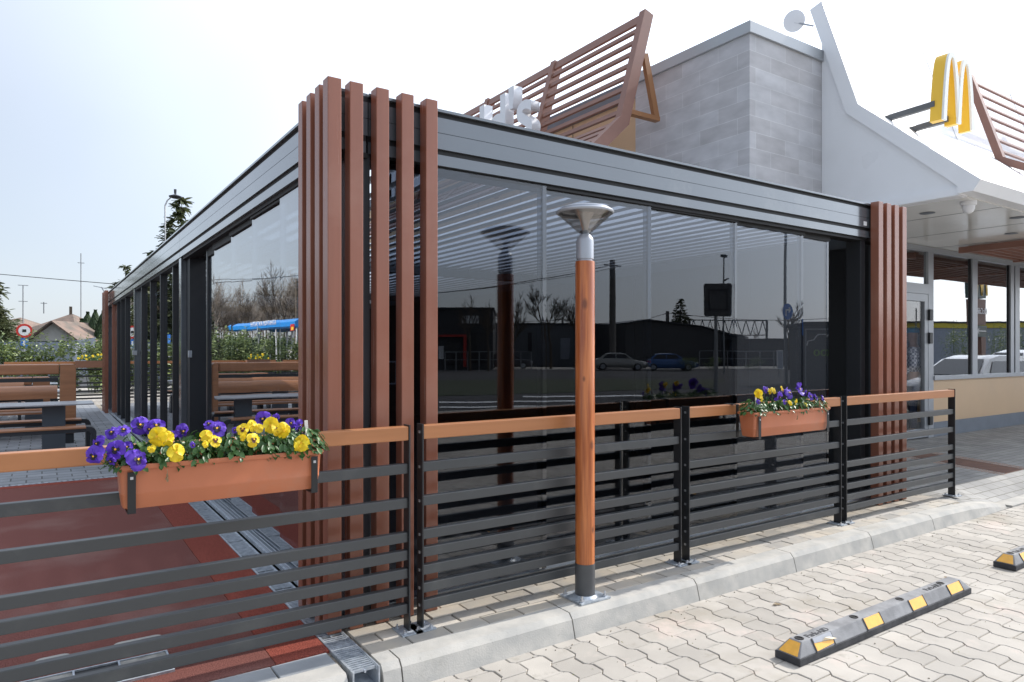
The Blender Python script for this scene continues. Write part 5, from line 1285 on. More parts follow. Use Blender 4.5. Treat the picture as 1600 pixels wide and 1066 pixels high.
# drive-through booth
M['booth'] = mat('booth_panel', (.10,.105,.11), .5)
t, a, b_, n = hall(1277, 1420, 31, 509, 'dark menu booth with white car outline and green digits, mirrored in the front glass', M['booth'], dep=3, name='menu_booth')
mid = a.lerp(b_, (1308-1277)/(1420-1277)); rt = (a-b_).normalized(); 
if rt.cross(Vector((0,0,1))).dot(-n) < 0: rt = -rt
M['greenled'] = mat('green_digits', (.25,.45,.06), .4)
textobj('digits', '1:00', .42, frameM(mid-n*.06+Vector((0,0,zat(556,31)+.15)), rt, (0,0,1)), M['greenled'], t, depth=.02, align='c', fit=.95)
m = MB(); outl = [(-.9,.0),(-.85,.25),(-.45,.32),(-.2,.62),(.35,.62),(.6,.32),(.95,.25),(1.0,.0)]
for p0, p1 in zip(outl, outl[1:]): m.bar(mid-n*.06+rt*p0[0]*.8+Vector((0,0,zat(534,31)+p0[1]*.8)), mid-n*.06+rt*p1[0]*.8+Vector((0,0,zat(534,31)+p1[1]*.8)), .03, .05)
m.build('car_outline', M['signwhite'], t)
m = MB(); wallbox(m, a.lerp(b_, .004), a.lerp(b_, .012), n, -.002, -.1, zat(514,31), -.07); wallbox(m, a, b_, n, -.002, zat(515,31), zat(513,31), -.07); m.build('trim', M['winframe'], t)
# poles and signs
def pole(px, D, ytop, w, label, mt, name='utility_pole', V=VF, round_=True, cat='pole'):
    b0 = V(px, D); t = tag(empty(name, b0), label, cat); zt_ = zat(ytop, D)
    m = MB()
    if round_: m.tube([b0, Vector((b0.x, b0.y, zt_))], [w/2, w*.38], 10)
    else: m.bar(b0, Vector((b0.x, b0.y, zt_)), w, w, up=(0,1,0))
    m.build('pole', mt, t); return t, b0, zt_
up, pb, pz = pole(951, 66, 407, .68, 'thick concrete utility pole, mirrored just right of the lamp post', M['concrete'])
m = MB(); m.bar((pb.x+1.0, pb.y, pz-.5), (pb.x-1.0, pb.y, pz-.5), .12, .12); m.build('crossarm', M['concrete'], up)
p2, q2, z2 = pole(1048, 78, 487, .45, 'short utility pole in front of the lattice gantry in the mirror image', M['concrete'])
p3, q3, z3 = pole(873, 80, 496, .3, 'thin utility pole with a crossarm over the long low building in the mirror image', M['concrete'])
m = MB(); m.bar((q3.x-1, q3.y, z3-.3), (q3.x+1, q3.y, z3-.3), .1, .1); m.build('crossarm', M['concrete'], p3)
t = tag(empty('power_line', pb), 'sagging power line running left from the concrete pole in the mirror image', 'wire')
m = MB(); wire(m, Vector((pb.x, pb.y, pz-.4)), mirF(P2(560, 46, zat(468, 46))), .5, .035); wire(m, Vector((pb.x+.9, pb.y, pz-.5)), mirF(P2(560, 46, zat(466, 46))), .5, .02); m.build('wire', M['gasket'], t)
t = tag(empty('power_line', q2), 'power lines between the short poles above the hall in the mirror image', 'wire')
m = MB(); wire(m, VF(700, 80, z3-.3), Vector((q3.x, q3.y, z3-.3)), .3, .025); wire(m, Vector((q3.x, q3.y, z3-.3)), Vector((q2.x, q2.y, z2-.2)), 1.0, .03); wire(m, Vector((q2.x, q2.y, z2-.2)), VF(1430, 78, zat(486, 78)), .9, .03); m.build('wire', M['gasket'], t)
t, b0, zt_ = pole(1125, 27, 446, .17, 'large traffic sign seen from the back, mirrored in the middle of the glass', M['metalpole'], name='road_sign', cat='road sign')
pa, pb2 = VF(1104, 27), VF(1150, 27); u = (pb2-pa).normalized(); n = away(pa, pb2, src)
m = MB(); c = (pa+pb2)/2; zc = (zat(443,27)+zat(495,27))/2; hh = (zat(443,27)-zat(495,27))/2; ww = (pb2-pa).length/2; r = .09
pts = []
for cx, cz, a0 in ((ww-r, hh-r, 0), (-ww+r, hh-r, 90), (-ww+r, -hh+r, 180), (ww-r, -hh+r, 270)):
    for k in range(5): aa = radians(a0+k*22.5); pts.append((cx+r*cos(aa), cz+r*sin(aa)))
A = [m.b.verts.new(Vector((c.x, c.y, zc))+u*x-n*.12+Vector((0,0,z))) for x, z in pts]; B = [m.b.verts.new(v.co-n*.04) for v in A]; m._f(A); m._f(B[::-1])
for k in range(len(A)): m._f([A[k], A[(k+1)%len(A)], B[(k+1)%len(A)], B[k]])
m.build('panel', M['lampgrey'], t)
m = MB(); q = Vector((c.x, c.y, zc))-n*.175
for dz in (-.38, .38): m.bar(q-u*(ww-.15)+Vector((0,0,dz)), q+u*(ww-.15)+Vector((0,0,dz)), .03, .08)
for dx in (-ww+.2, ww-.2): m.bar(q+u*dx-Vector((0,0,.4)), q+u*dx+Vector((0,0,.4)), .02, .05, up=(0,1,0))
m.build('stiffener', M['benchdark'], t)
t, b0, zt_ = pole(1137, 48, 399, .13, 'slim mast with a small camera on top, mirrored behind the large sign back', M['metalpole'], name='camera_mast', cat='mast')
m = MB(); m.bar(b0+Vector((-.25,0,zt_+.15)), b0+Vector((.25,0,zt_+.15)), .2, .18); m.bar(b0+Vector((0,0,zt_-1.6)), b0+Vector((.5,0,zt_-1.4)), .1, .1); m.build('camera', M['benchdark'], t)
t, b0, zt_ = pole(1229, 34, 330, .16, 'tall slim lamp mast with a round blue arrow sign, mirrored near the right end', M['metalpole'], name='street_lamp', cat='street lamp')
m = MB(); disc(m, Vector((b0.x, b0.y, zat(487,34)))+Vector((0,.12,0)), (0,1,0), .39); m.build('round_sign', M['blue'], t)
m = MB(); c = Vector((b0.x, b0.y+.15, zat(487,34))); m.bar(c+Vector((-.14,0,-.22)), c+Vector((-.14,0,.10)), .01, .07, up=(1,0,0)); m.bar(c+Vector((-.14,0,.08)), c+Vector((.12,0,.08)), .01, .07); m.bar(c+Vector((.20,0,.08)), c+Vector((.06,0,.20)), .01, .06); m.bar(c+Vector((.20,0,.08)), c+Vector((.06,0,-.04)), .01, .06); m.build('arrow', M['signwhite'], t)
t, b0, zt_ = pole(1260, 22, 499, .19, 'square blue pedestrian crossing sign on a thick dark post, mirrored near the right end', M['benchdark'], name='road_sign', cat='road sign')
m = MB(); c = Vector((b0.x, b0.y+.13, zat(511,22))); m.box(c.x-.25, c.x+.25, c.y, c.y+.03, c.z-.25, c.z+.25); m.build('panel', M['blue'], t)
m = MB(); m.prism([(c.x-.17, c.z-.17), (c.x+.17, c.z-.17), (c.x, c.z+.17)], 'y', c.y+.031, c.y+.036); m.build('triangle', M['signwhite'], t)
m = MB(); m.bar(c+Vector((0,.038,-.12)), c+Vector((0,.038,.06)), .004, .05, up=(1,0,0)); m.bar(c+Vector((0,.038,-.05)), c+Vector((.06,.038,-.15)), .004, .03); m.build('figure', M['black'], t)
t, b0, zt_ = pole(1217, 44, 552, .06, 'white framed menu board on a short stand, mirrored left of the round sign post', M['metalpole'], name='menu_board', cat='sign')
m = MB(); z0_, z1_ = zat(577,44), zat(547,44); m.box(b0.x-.29, b0.x+.29, b0.y+.05, b0.y+.12, z0_, z1_); m.build('frame', M['signwhite'], t)
m = MB(); m.box(b0.x-.24, b0.x+.24, b0.y+.121, b0.y+.126, z0_+.06, z1_-.06); m.build('board', M['greyfence'], t)
def railing(pa, pb_, D, label, y=548.5):
    a, b_ = VF(pa, D), VF(pb_, D); t = tag(empty('guard_railing', (a+b_)/2), label, 'railing'); zt_ = zat(y, D); n_ = 8
    m = MB(); m.bar(Vector((a.x,a.y,zt_)), Vector((b_.x,b_.y,zt_)), .06, .06); m.bar(Vector((a.x,a.y,zt_*.55)), Vector((b_.x,b_.y,zt_*.55)), .05, .05); m.build('rail', M['metalpole'], t)
    for k in range(n_+1): p = a.lerp(b_, k/n_); m = MB(); m.bar(p, Vector((p.x,p.y,zt_)), .06, .06, up=(0,1,0)); m.build('post', M['metalpole'], t)
railing(1098, 1275, 60, 'grey pipe railing along the far pavement, mirrored at the right')
railing(700, 835, 58, 'grey pipe railing before the red portal, mirrored at the left', 549)
# ------------------------------------------------------------------ cars
def car(rear, front, color, label, h=1.45, Wd=1.74, kind='sedan', group='parked cars'):
    """rear, front: ground points of the bumpers"""
    L = (front-rear).length; t = tag(empty('parked_car', (0,0,0)), label, 'car', group)
    if kind == 'sedan':
        low = [(0,.55),(.02,.80),(.06,.93),(.16,.97),(.66,.93),(.80,.86),(.93,.74),(.985,.60),(1,.45)]; roof = [(.10,.97),(.24,1.38),(.34,1.45),(.50,1.45),(.60,1.36),(.74,.92)]
    else:
        low = [(0,.55),(.015,.85),(.03,.98),(.12,1.0),(.68,.98),(.82,.90),(.94,.78),(.99,.62),(1,.45)]; roof = [(.02,1.0),(.10,1.36),(.22,1.48),(.48,1.50),(.60,1.40),(.77,.95)]
    s_ = h/1.45
    def yw(f): return Wd/2*(1-.35*max(0, (f-.86)/.14)**2-.22*max(0, (.10-f)/.10)**2)
    m = MB(); rings = []
    N = 28
    def lerp(tab, f):
        if f <= tab[0][0]: return tab[0][1]
        for (a, u), (b_, v) in zip(tab, tab[1:]):
            if f <= b_: return u+(v-u)*(f-a)/(b_-a)
        return tab[-1][1]
    for k in range(N+1):
        f = k/N; zt_ = lerp(low, f)*s_; w = yw(f); zb_ = .20 if .04 < f < .96 else .30
        rings.append([m.b.verts.new((f*L, y, z)) for y, z in ((-w*.90, zb_), (-w*.99, zb_+.14), (-w, .50*s_), (-w*.97, zt_-.10), (-w*.90, zt_-.02), (-w*.5, zt_+.015), (0, zt_+.02), (w*.5, zt_+.015), (w*.90, zt_-.02), (w*.97, zt_-.10), (w, .50*s_), (w*.99, zb_+.14), (w*.90, zb_))])
    for r0, r1 in zip(rings, rings[1:]):
        for k in range(13): m._f([r0[k], r0[(k+1)%13], r1[(k+1)%13], r1[k]])
    m._f(rings[0][::-1]); m._f(rings[-1]); body = m.build('body', color, t, smooth=True)
    m = MB(); w0, w1 = Wd/2*.90, Wd/2*.66; rr_ = []
    for f, z in roof:
        g = (z-.95)/(1.45-.95); w = w0+(w1-w0)*max(0, min(1, g)); rr_.append([m.b.verts.new((f*L, y, zz)) for y, zz in ((-w0, .90*s_), (-w, z*s_-.02), (-w*.8, z*s_), (w*.8, z*s_), (w, z*s_-.02), (w0, .90*s_))])
    for r0, r1 in zip(rr_, rr_[1:]):
        for k in range(6): m._f([r0[k], r0[(k+1)%6], r1[(k+1)%6], r1[k]])
    m._f(rr_[0][::-1]); m._f(rr_[-1]); m.build('roof', color, t, smooth=True)
    dg = M['darkglass']
    def sideY(z, s): g = max(0, min(1, (z/s_-.95)/.5)); return s*((w0+(w1-w0)*g)+.006)
    def pane(nm, quads):
        m = MB()
        for q in quads:
            A = [m.b.verts.new(p) for p in q]; m._f(A)
            B = [m.b.verts.new(Vector(p)*1.0+Vector((0, -.004 if p[1] > 0 else .004, -.004))) for p in q]; m._f(B[::-1])
            for k in range(len(q)): m._f([A[k], A[(k+1)%len(q)], B[(k+1)%len(q)], B[k]])
        m.build(nm, dg, t)
    for s in (-1, 1):
        zl, zu = 1.0*s_, 1.34*s_
        for fa, fb, fc, fd in (((.17,.40,.40,.26) if kind == 'sedan' else (.08,.36,.36,.14)), (.415,.66,.575,.415)):
            pane('side_window', [[(fa*L, sideY(zl, s), zl), (fb*L, sideY(zl, s), zl), (fc*L, sideY(zu, s), zu), (fd*L, sideY(zu, s), zu)]])
    f0, z0_ = roof[-1]; f1, z1_ = roof[-2]
    pane('windscreen', [[((f0-.012)*L, -w0*.86, z0_*s_+.06), ((f0-.012)*L, w0*.86, z0_*s_+.06), ((f1+.008)*L, w1*.86, z1_*s_-.0), ((f1+.008)*L, -w1*.86, z1_*s_-.0)]])
    f0, z0_ = roof[0]; f1, z1_ = roof[1]
    pane('rear_window', [[((f0+.01)*L, -w0*.82, z0_*s_+.07), ((f0+.01)*L, w0*.82, z0_*s_+.07), ((f1-.01)*L, w1*.86, z1_*s_+.0), ((f1-.01)*L, -w1*.86, z1_*s_+.0)]])
    for f in (.175, .80):
        for s in (-1, 1):
            y = s*(Wd/2-.10); m = MB(); n = 20
            for (r, ya, yb_, nm, mm) in ((.31, -.1, .105, 'wheel', M['black']),):
                A = [m.b.verts.new((f*L+r*cos(2*pi*k/n), y+s*ya, .31+r*sin(2*pi*k/n))) for k in range(n)]; B = [m.b.verts.new((f*L+r*cos(2*pi*k/n), y+s*yb_, .31+r*sin(2*pi*k/n))) for k in range(n)]
                m._f(A); m._f(B)
                for k in range(n): m._f([A[k], A[(k+1)%n], B[(k+1)%n], B[k]])
                wh = m.build(nm, mm, t)
            m = MB(); A = [m.b.verts.new((f*L+.20*cos(2*pi*k/n), y+s*.112, .31+.20*sin(2*pi*k/n))) for k in range(n)]; m._f(A)
            B = [m.b.verts.new((v.co.x, y+s*.1, v.co.z)) for v in A]; 
            for k in range(n): m._f([A[k], A[(k+1)%n], B[(k+1)%n], B[k]])
            m.build('rim', M['alu'], wh)
    for s in (-1, 1):
        m = MB(); m.box(.955*L, .985*L, s*Wd*.30-.14, s*Wd*.30+.14, .60*s_, .72*s_); m.build('headlight', M['signwhite'], t, bevel=.02)
        m = MB(); m.box(-.004*L, .02*L, s*Wd*.33-.12, s*Wd*.33+.12, .68*s_, .80*s_); m.build('tail_light', M['red'], t)
        m = MB(); m.box(.60*L, .63*L, s*(w0+.13)-.09, s*(w0+.13)+.09, .96*s_, 1.06*s_); m.build('mirror', color, t, bevel=.02)
    d = front-rear; t.location = rear; t.rotation_euler = (0, 0, atan2(d.y, d.x)); return t
M['silver'] = mat('silver_car_paint', (.42,.41,.38), .28, metal=.5)
M['carblue'] = mat('blue_car_paint', (.05,.14,.36), .22, metal=.2, coat=.6)
M['cardark'] = mat('dark_car_paint', (.03,.03,.035), .2, coat=.6)
M['carwhite'] = mat('white_car_paint', (.75,.76,.78), .2, coat=.6)
car(VF(918, 57.5), VF(1007, 57.5), M['silver'], 'silver saloon car, mirrored directly behind the blue one')
car(VF(1009, 57.5), VF(1094, 57.5), M['carblue'], 'blue saloon car, mirrored in front of the silver one')
car(VF(757, 66), VF(838, 66), M['cardark'], 'black saloon car with its nose showing, mirrored left of the lamp post')
# plants across the road
p = VF(1068, 88); conifer('conifer_tree', p, 8.2, 2.4, 'dark conifer over the roof of the gabled hall in the mirror image', n=22, seed=31, sparse=1.4)
for (px, D, h, lab, sd_, dp) in ((855, 64, 7.9, 'bare tree with a straight leader, mirrored left of the wooden post', 5, 5), (893, 66, 7.4, 'bare bushy tree, mirrored just left of the wooden post', 6, 5), (737, 58, 6.6, 'bare tree over the dark building, mirrored left of the lamp image', 11, 4), (765, 57, 6.0, 'smaller bare tree beside the mirrored lamp', 12, 4), (805, 40, 5.2, 'bare tree with long drooping twigs right of the mirrored lamp', 13, 4), (1232, 60, 6.2, 'wide bare tree behind the round arrow sign in the mirror image', 7, 5), (1178, 82, 4.6, 'low bare tree at the end of the gantry in the mirror image', 15, 4)):
    baretree(VF(px, D), h, lab, sd_, depth=dp)
for k, px in enumerate((1082, 1118, 1180, 1250)):
    o = shrub_mesh('clipped_shrub', .8, .7, 1.0, 500, M['hedge'], seed=50+k, loose=.1); o.location = VF(px, 56+k); o.name = 'clipped_shrub'
    tag(o, ('first', 'second', 'third', 'fourth')[k]+' round shrub from the left along the far pavement in the mirror image', 'shrub', 'round shrubs along the far pavement')
# ================================================================== BEYOND THE TERRACE (seen mirrored in the side glass)
srcL = Vector((GL, 12, 0))
random.seed(4)
WOODLAB = 'tall bare leafless tree of the wood beyond the terrace, mirrored in the side glass'
protos = []
for sd_ in (101, 102, 103):
    protos.append(baretree(Vector((0,0,0)), 9.5, WOODLAB, sd_, depth=5, bark=('palebark', 'bark', 'palebark')[sd_ % 3], group='bare trees of the wood', rf=.012))
k = 0; px = 216
while px < 500:
    o = protos[k] if k < 3 else copy_tree(protos[k % 3])
    D = 74+random.uniform(-8, 12)
    o.location = VL(px, D); o.rotation_euler = (0, 0, random.uniform(0, 6.28)); s_ = random.uniform(.8, 1.08)*(.9 if px < 420 else 1.05); o.scale = (s_, s_, s_)
    px += random.uniform(3.5, 7.0); k += 1
M['brush'] = leafmat('brown_brushwood', (.10,.07,.05), (.23,.16,.11), .8)
m = MB()
for k in range(5000):
    px = random.uniform(205, 480); p = VL(px, random.uniform(66, 80)); z = abs(random.gauss(0, 1))*1.2+.1
    leafblob(m, Vector((p.x, p.y, z)), Vector((random.gauss(0,1), random.gauss(0,1), .3)), Vector((random.gauss(0,.3), random.gauss(0,.3), 1)), random.uniform(.35,.8), .10)
tag(m.build('undergrowth', M['brush']), 'brown undergrowth at the foot of the bare wood', None, None, 'stuff')
for k, (px, D, h, r, lab, sd_) in enumerate(((232, 50, 8.6, 3.0, 'leftmost dark pine mirrored between the dark stiles of the side glass', 61), (247, 46, 7.8, 2.4, 'middle dark pine mirrored between the dark stiles of the side glass', 62), (270, 52, 7.4, 3.4, 'rightmost dark pine mirrored between the dark stiles of the side glass', 63), (318, 46, 3.0, 2.0, 'low dark evergreen mirrored at the left edge of the big side pane', 64))):
    conifer('pine_tree', VL(px, D), h, r, lab, n=24, seed=sd_, sparse=1.6, droop=.05)
# evergreen hedge line under the wood
for k in range(10):
    o = shrub_mesh('evergreen_shrub', 1.7, 1.0, 2.4, 700, M['thuja'], ls=(.14,.26), seed=70+k % 2, loose=.1) if k < 2 else o_pr[k % 2].copy()
    if k >= 2: COL.objects.link(o)
    else:
        if k == 0: o_pr = []
        o_pr.append(o)
    o.location = VL(300+k*19, 52); tag(o, side_words[k]+' dark evergreen shrub from the left along the foot of the mirrored wood', 'shrub', 'dark evergreen shrubs at the foot of the wood')
# blue market awning
a, b_ = VL(361, 47), VL(463, 39); n = away(a, b_, srcL); u = (b_-a).normalized(); za0, za1 = zat(517, 47), zat(506, 47); zb0, zb1 = zat(514, 39), zat(497, 39)
z0_, z1_ = (za0+zb0)/2, (za1+zb1)/2
t = tag(empty('market_stall', (a+b_)/2+n*1.5), 'market stall under a bright blue awning with white lettering, mirrored in the side glass', 'stall')
m = MB(); pr_ = [(0,z0_),(-.12,z0_+.10),(-.14,z0_+.35),(-.02,z1_-.12),(.25,z1_),(2.8,z1_),(3.0,z1_-.2),(3.0,z0_),(2.8,z0_+.15),(.25,z0_+.15)]
A = [m.b.verts.new(Vector((a.x, a.y, z))+n*d_) for d_, z in pr_]; B = [m.b.verts.new(Vector((b_.x, b_.y, z))+n*d_) for d_, z in pr_]; m._f(A[::-1]); m._f(B)
for k in range(len(A)): m._f([A[k], A[(k+1)%len(A)], B[(k+1)%len(A)], B[k]])
m.build('awning', M['tentblue'], t, smooth=True)
for f in (.03, .24, .31, .58, .76, .97):
    for dd in (.1, 2.8):
        p = a.lerp(b_, f)+n*dd; m = MB(); m.tube([p, Vector((p.x, p.y, z0_+.1))], .045, 6); m.build('post', M['signwhite'], t)
rt = u if u.cross(Vector((0,0,1))).dot(-n) > 0 else -u
c = a.lerp(b_, .56)-n*.16; c.z = z0_+.24
textobj('lettering', 'ATHATVOM AVTATHON OH', .42, frameM(c, rt, (0,0,1)), M['letter'], t, depth=.02, align='c', fit=2.6*(b_-a).length/5.0)
m = MB(); p0, p1 = a.lerp(b_, .55)+n*1.5, a.lerp(b_, .74)+n*1.5; wallbox(m, p0, p1, n, 1, -.1, 1.6); m.build('counter', M['render_w'], t)
base = VL(407, 30); t = tag(empty('road_sign', base), 'round road sign seen from the back, mirrored in front of the blue awning', 'road sign')
m = MB(); m.tube([base, Vector((base.x, base.y, zat(512, 30)))], .035, 8); m.build('pole', M['metalpole'], t)
m = MB(); disc(m, Vector((base.x, base.y, zat(518.5, 30)))+Vector((.06,0,0)), (1, .2, 0), .23); m.build('round_sign', M['alu'], t)
base = VL(457.5, 34); t = tag(empty('price_sign', base), 'small red and orange sign mirrored at the right end of the blue awning', 'sign')
m = MB(); m.tube([base, Vector((base.x, base.y, zat(507, 34)))], .04, 6); m.build('pole', M['metalpole'], t)
m = MB(); c = Vector((base.x, base.y, zat(512, 34))); m.box(c.x+.05, c.x+.09, c.y-.30, c.y+.30, c.z-.16, c.z+.16); m.build('red_panel', M['red'], t)
m = MB(); m.box(c.x+.091, c.x+.10, c.y-.27, c.y+.12, c.z-.13, c.z+.02); m.build('orange_field', M['yellow'], t)
base = VL(262, 40); t = tag(empty('road_sign', base), 'small blue road sign mirrored between the dark stiles of the side glass', 'road sign')
m = MB(); m.tube([base, Vector((base.x, base.y, zat(524, 40)))], .04, 6); m.build('pole', M['metalpole'], t)
m = MB(); c = Vector((base.x, base.y, zat(530, 40))); m.box(c.x+.05, c.x+.08, c.y-.5, c.y+.5, c.z-.25, c.z+.25); m.build('blue_panel', M['blue'], t)
t = tag(empty('overhead_wire', VL(380, 40, 6)), 'thin overhead wire mirrored across the sky in the side glass', 'wire')
m = MB(); wire(m, VL(200, 55, zat(446, 55)), VL(520, 42, zat(424, 42)), .25, .022); m.build('wire', M['gasket'], t)
p = VL(462, 40); t = tag(empty('utility_pole', p), 'dark utility pole mirrored at the right edge of the side glass', 'pole')
m = MB(); m.tube([p, Vector((p.x, p.y, zat(436, 40)))], [.12,.09], 8); m.build('pole', M['bark'], t)
# ================================================================== CAR PARK AT THE RIGHT (seen mirrored in the shop windows)
srcW = Vector((13, GW, 0))
hall(1380, 1760, 72, 505, 'long blue-grey wall with a yellow top band, mirrored in the shop windows', M['greyfence'], V=VW, src=srcW, parts=[('yellow_band', 1381, 1759, 504.5, 512.5, mat('yellow_band', (.62,.50,.05), .5), .08)], name='warehouse')
for k, px in enumerate((1496, 1512, 1556, 1588)):
    o = shrub_mesh('tall_shrub', 1.3, 1.1, 2.9, 1100, M['hedge'], seed=90+k, loose=.25); o.location = VW(px, 46+k); o.name = 'tall_shrub'
    tag(o, ('first', 'second', 'third', 'fourth')[k]+' tall shrub from the left mirrored before the blue-grey wall', 'shrub', 'tall shrubs by the blue-grey wall')
D = 28.0; base = VW(1536, D); t = tag(empty('pylon_sign', base), 'tall sign stack with yellow M, brown panel and arrow panel, mirrored in the shop window', 'sign')
def pan(nm, p0, p1, y0, y1, mt, dz=.0, th=.35):
    x0_, x1_ = VW(p0, D).x, VW(p1, D).x; m = MB(); m.box(x0_, x1_, base.y-th+dz, base.y+dz, zat(y1, D), zat(y0, D)); return m.build(nm, mt, t), x0_, x1_
M['signgreen'] = mat('sign_dark_green', (.03,.055,.05), .4); M['signbrown'] = mat('sign_brown', (.17,.085,.06), .5)
pan('logo_panel', 1505, 1549, 433, 466, M['signgreen']); pan('brown_panel', 1507, 1549, 468, 508, M['signbrown']); pan('arrow_panel', 1510, 1553, 509, 526, M['signgreen']); pan('post', 1530, 1548, 526.5, 572, M['signbrown'])
cx = (VW(1505, D).x+VW(1549, D).x)/2
m = MB()
zt_, zb_ = zat(437, D), zat(462, D); w = 1.05
for k in range(2):
    x0_ = cx-w/2+k*w/2; prev = None
    pts_ = []
    for i in range(17): f = i/16; pts_.append(Vector((x0_+w/2*f, base.y+.02, zb_+(zt_-zb_)*(1-abs(2*f-1)**2.7))))
    for p, q in zip(pts_, pts_[1:]): m.bar(p, q, .02, .13, up=(0,0,1) if abs((q-p).normalized().z) < .7 else (1,0,0))
m.build('logo', M['yellow'], t)
textobj('lettering', 'McCafé', .34, frameM((cx, base.y+.03, zat(491, D)), (-1,0,0), (0,0,1)), M['letter'], t, depth=.02, align='c')
m = MB(); z_ = zat(517.5, D); m.bar((cx-.4, base.y+.03, z_), (cx+.4, base.y+.03, z_), .01, .04); m.bar((cx-.4, base.y+.03, z_), (cx-.25, base.y+.03, z_+.1), .01, .04); m.bar((cx-.4, base.y+.03, z_), (cx-.25, base.y+.03, z_-.1), .01, .04); m.build('arrow', M['signwhite'], t)
car(VW(1590, 20.0), VW(1445, 17.6), M['carwhite'], 'white hatchback nearest to the shop windows, mirrored in the glass', h=1.48, kind='hatch', group='white cars by the shop')
car(VW(1650, 26), VW(1528, 24.5), M['carwhite'], 'taller white car standing behind the nearer one, mirrored in the glass', h=1.62, kind='hatch', group='white cars by the shop')
car(VW(1800, 30), VW(1690, 30), M['silver'], 'silver car further along the row, mirrored at the right edge', h=1.5, kind='hatch', group='white cars by the shop')
t, b0, zt_ = pole(1431, 60, 482, .12, 'thin mast over the wall mirrored in the door glass', M['metalpole'], name='flag_mast', V=VW, cat='mast')
# ================================================================== PERSON behind the door glass
def skin_body(name, joints, bones, mt, parent=None, sub=2, root=0):
    me = bpy.data.meshes.new(name); me.from_pydata([j[0] for j in joints], bones, []); o = bpy.data.objects.new(name, me); COL.objects.link(o)
    md = o.modifiers.new('skin', 'SKIN'); md.use_smooth_shade = True
    for i, j in enumerate(joints):
        r = j[1]; me.skin_vertices[0].data[i].radius = r if isinstance(r, tuple) else (r, r); me.skin_vertices[0].data[i].use_root = (i == root)
    s2 = o.modifiers.new('sub', 'SUBSURF'); s2.levels = sub; s2.render_levels = sub
    dg = bpy.context.evaluated_depsgraph_get(); dg.update(); nm = bpy.data.meshes.new_from_object(o.evaluated_get(dg)); o.modifiers.clear(); o.data = nm
    for m_ in (mt if isinstance(mt, list) else [mt]): nm.materials.append(m_)
    for p in nm.polygons: p.use_smooth = True
    if parent: o.parent = parent
    return o
pp_ = ony(1428, 548, 6.14); px_, py_ = pp_.x, pp_.y
PE = tag(empty('person', (px_, py_, .01), radians(200)), 'person in a blue cap and checked shirt standing behind the shop door glass', 'person')
M['skin'] = mat('skin', (.58,.36,.27), .5); M['jeans'] = mat('dark_jeans', (.03,.045,.09), .9)
M['capblue'] = mat('blue_cap', (.05,.30,.55), .8)
def plaid():
    m = mat('checked_shirt', (.3,.3,.3), .9); t_ = m.node_tree; n_ = t_.nodes; L_ = t_.links; p_ = n_['Principled BSDF']; tc = [x for x in n_ if x.type == 'TEX_COORD'][0]
    ck = n_.new('ShaderNodeTexChecker'); ck.inputs['Scale'].default_value = 28; ck.inputs['Color1'].default_value = (.72,.72,.74,1); ck.inputs['Color2'].default_value = (.22,.23,.27,1); L_.new(tc.outputs['Object'], ck.inputs['Vector']); L_.new(ck.outputs[0], p_.inputs['Base Color']); return m
HT = 1.04
J = [((0,0,.98),(.15,.11)), ((0,.0,1.16),(.145,.10)), ((0,.0,1.36),(.17,.105)), ((0,0,1.49),(.09,.07)), ((0,-.01,1.56),(.058,.06)), ((0,-.02,1.63),(.068,.082)), ((0,-.02,1.72),(.078,.095)), ((0,-.01,1.79),(.05,.06)),
     ((.19,0,1.44),.062), ((.27,.02,1.18),.048), ((.20,-.18,1.02),.036), ((.16,-.26,1.00),(.035,.022)),
     ((-.19,0,1.44),.062), ((-.27,.02,1.18),.048), ((-.20,-.18,1.02),.036), ((-.16,-.26,1.00),(.035,.022)),
     ((.10,0,.86),.095), ((.11,-.01,.50),.062), ((.11,.01,.10),.045), ((.115,-.12,.04),(.045,.035)),
     ((-.10,0,.86),.095), ((-.11,-.01,.50),.062), ((-.11,.01,.10),.045), ((-.115,-.12,.04),(.045,.035))]
Bn = [(0,1),(1,2),(2,3),(3,4),(4,5),(5,6),(6,7),(2,8),(8,9),(9,10),(10,11),(2,12),(12,13),(13,14),(14,15),(0,16),(16,17),(17,18),(18,19),(0,20),(20,21),(21,22),(22,23)]
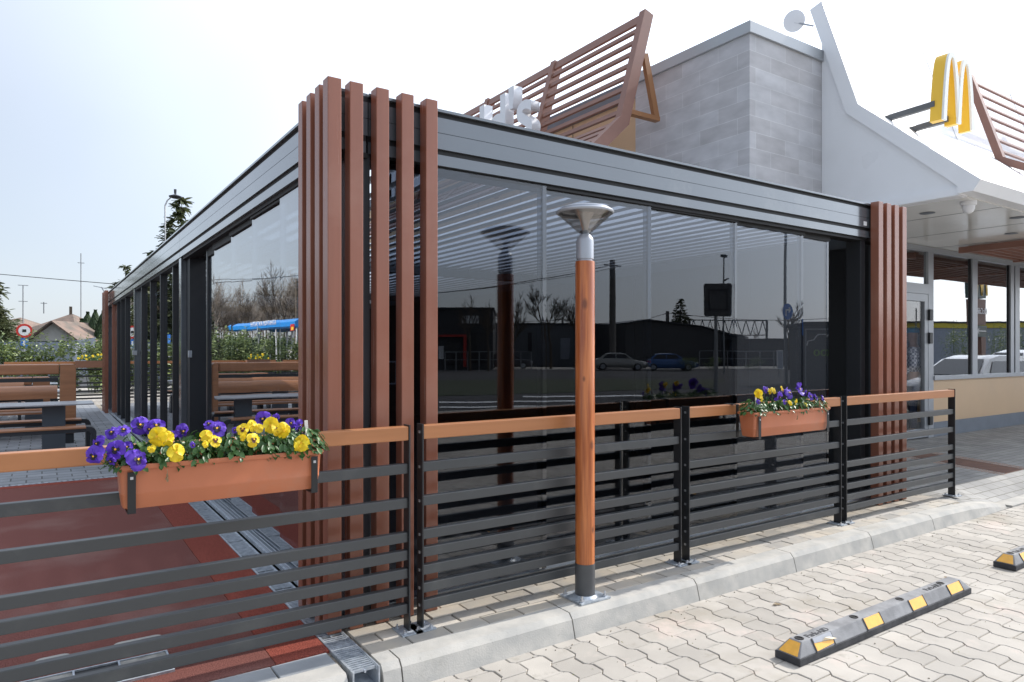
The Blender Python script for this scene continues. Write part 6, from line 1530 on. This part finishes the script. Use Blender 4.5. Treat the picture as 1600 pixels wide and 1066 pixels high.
# fingers and thumbs as chains from the palm
for s, w_ in ((1, 11), (-1, 15)):
    for k, (dx, ln) in enumerate(((-.024,.052),(-.008,.06),(.008,.056),(.024,.046))):
        i = len(J); J += [((s*.16+dx, -.30, .995), .010), ((s*.16+dx, -.30-ln*.55, .985), .0085), ((s*.16+dx, -.30-ln*.85, .955), .0075)]; Bn += [(w_, i), (i, i+1), (i+1, i+2)]
    i = len(J); J += [((s*.16-s*.035, -.255, 1.0), .011), ((s*.16-s*.052, -.29, .99), .0085)]; Bn += [(w_, i), (i, i+1)]
skin_body('body', J, Bn, M['skin'], PE)
Js = [(j[0], tuple(x*1.13+.006 for x in (j[1] if isinstance(j[1], tuple) else (j[1], j[1])))) for j in [J[0], J[1], J[2], ((0,0,1.46),(.10,.08)), J[8], J[9], ((.205,-.165,1.03),.038), J[12], J[13], ((-.205,-.165,1.03),.038)]]
skin_body('shirt', Js, [(0,1),(1,2),(2,3),(2,4),(4,5),(5,6),(2,7),(7,8),(8,9)], plaid(), PE)
Jt = [(J[0][0], (.165,.122)), (J[16][0], .108), (J[17][0], .076), (J[18][0], .062), (J[20][0], .108), (J[21][0], .076), (J[22][0], .062)]
skin_body('trousers', Jt, [(0,1),(1,2),(2,3),(0,4),(4,5),(5,6)], M['jeans'], PE)
m = MB(); m.lathe((0,-.015,1.735), [(.096,0),(.098,.03),(.088,.075),(.05,.105),(0,.112)], 20)
for k in range(9):
    a0 = -pi*(.15+.7*k/8); 
pts = [(.09*cos(-pi*(.1+.8*k/8)), -.015+.09*sin(-pi*(.1+.8*k/8))) for k in range(9)]+[(.075*cos(-pi*(.9-.8*k/8)), -.105+.075*sin(-pi*(.9-.8*k/8))) for k in range(9)]
m.prism(pts, 'z', 1.736, 1.745)
def local_build(m, nm, mt):
    o = m.build(nm, mt, smooth=False); o.parent = PE; return o
local_build(m, 'cap', M['capblue'])
m = MB(); m.prism([(-.115,1.66),(-.095,1.685),(-.093,1.64),(-.118,1.645)], 'x', -.012, .012); local_build(m, 'nose', M['skin'])
for s in (-1, 1):
    m = MB(); m.lathe((s*.030, -.100, 1.690), [(0,-.008),(.009,-.004),(.009,.004),(0,.008)], 8); local_build(m, 'eye', M['black'])
    m = MB(); m.lathe((s*.080, -.01, 1.665), [(0,-.03),(.010,-.02),(.013,0),(.011,.02),(0,.03)], 8); local_build(m, 'ear', M['skin'])
m = MB(); m.box(-.022, .022, -.104, -.098, 1.612, 1.619); local_build(m, 'mouth', M['red'])
PE.scale = (HT, HT, HT)
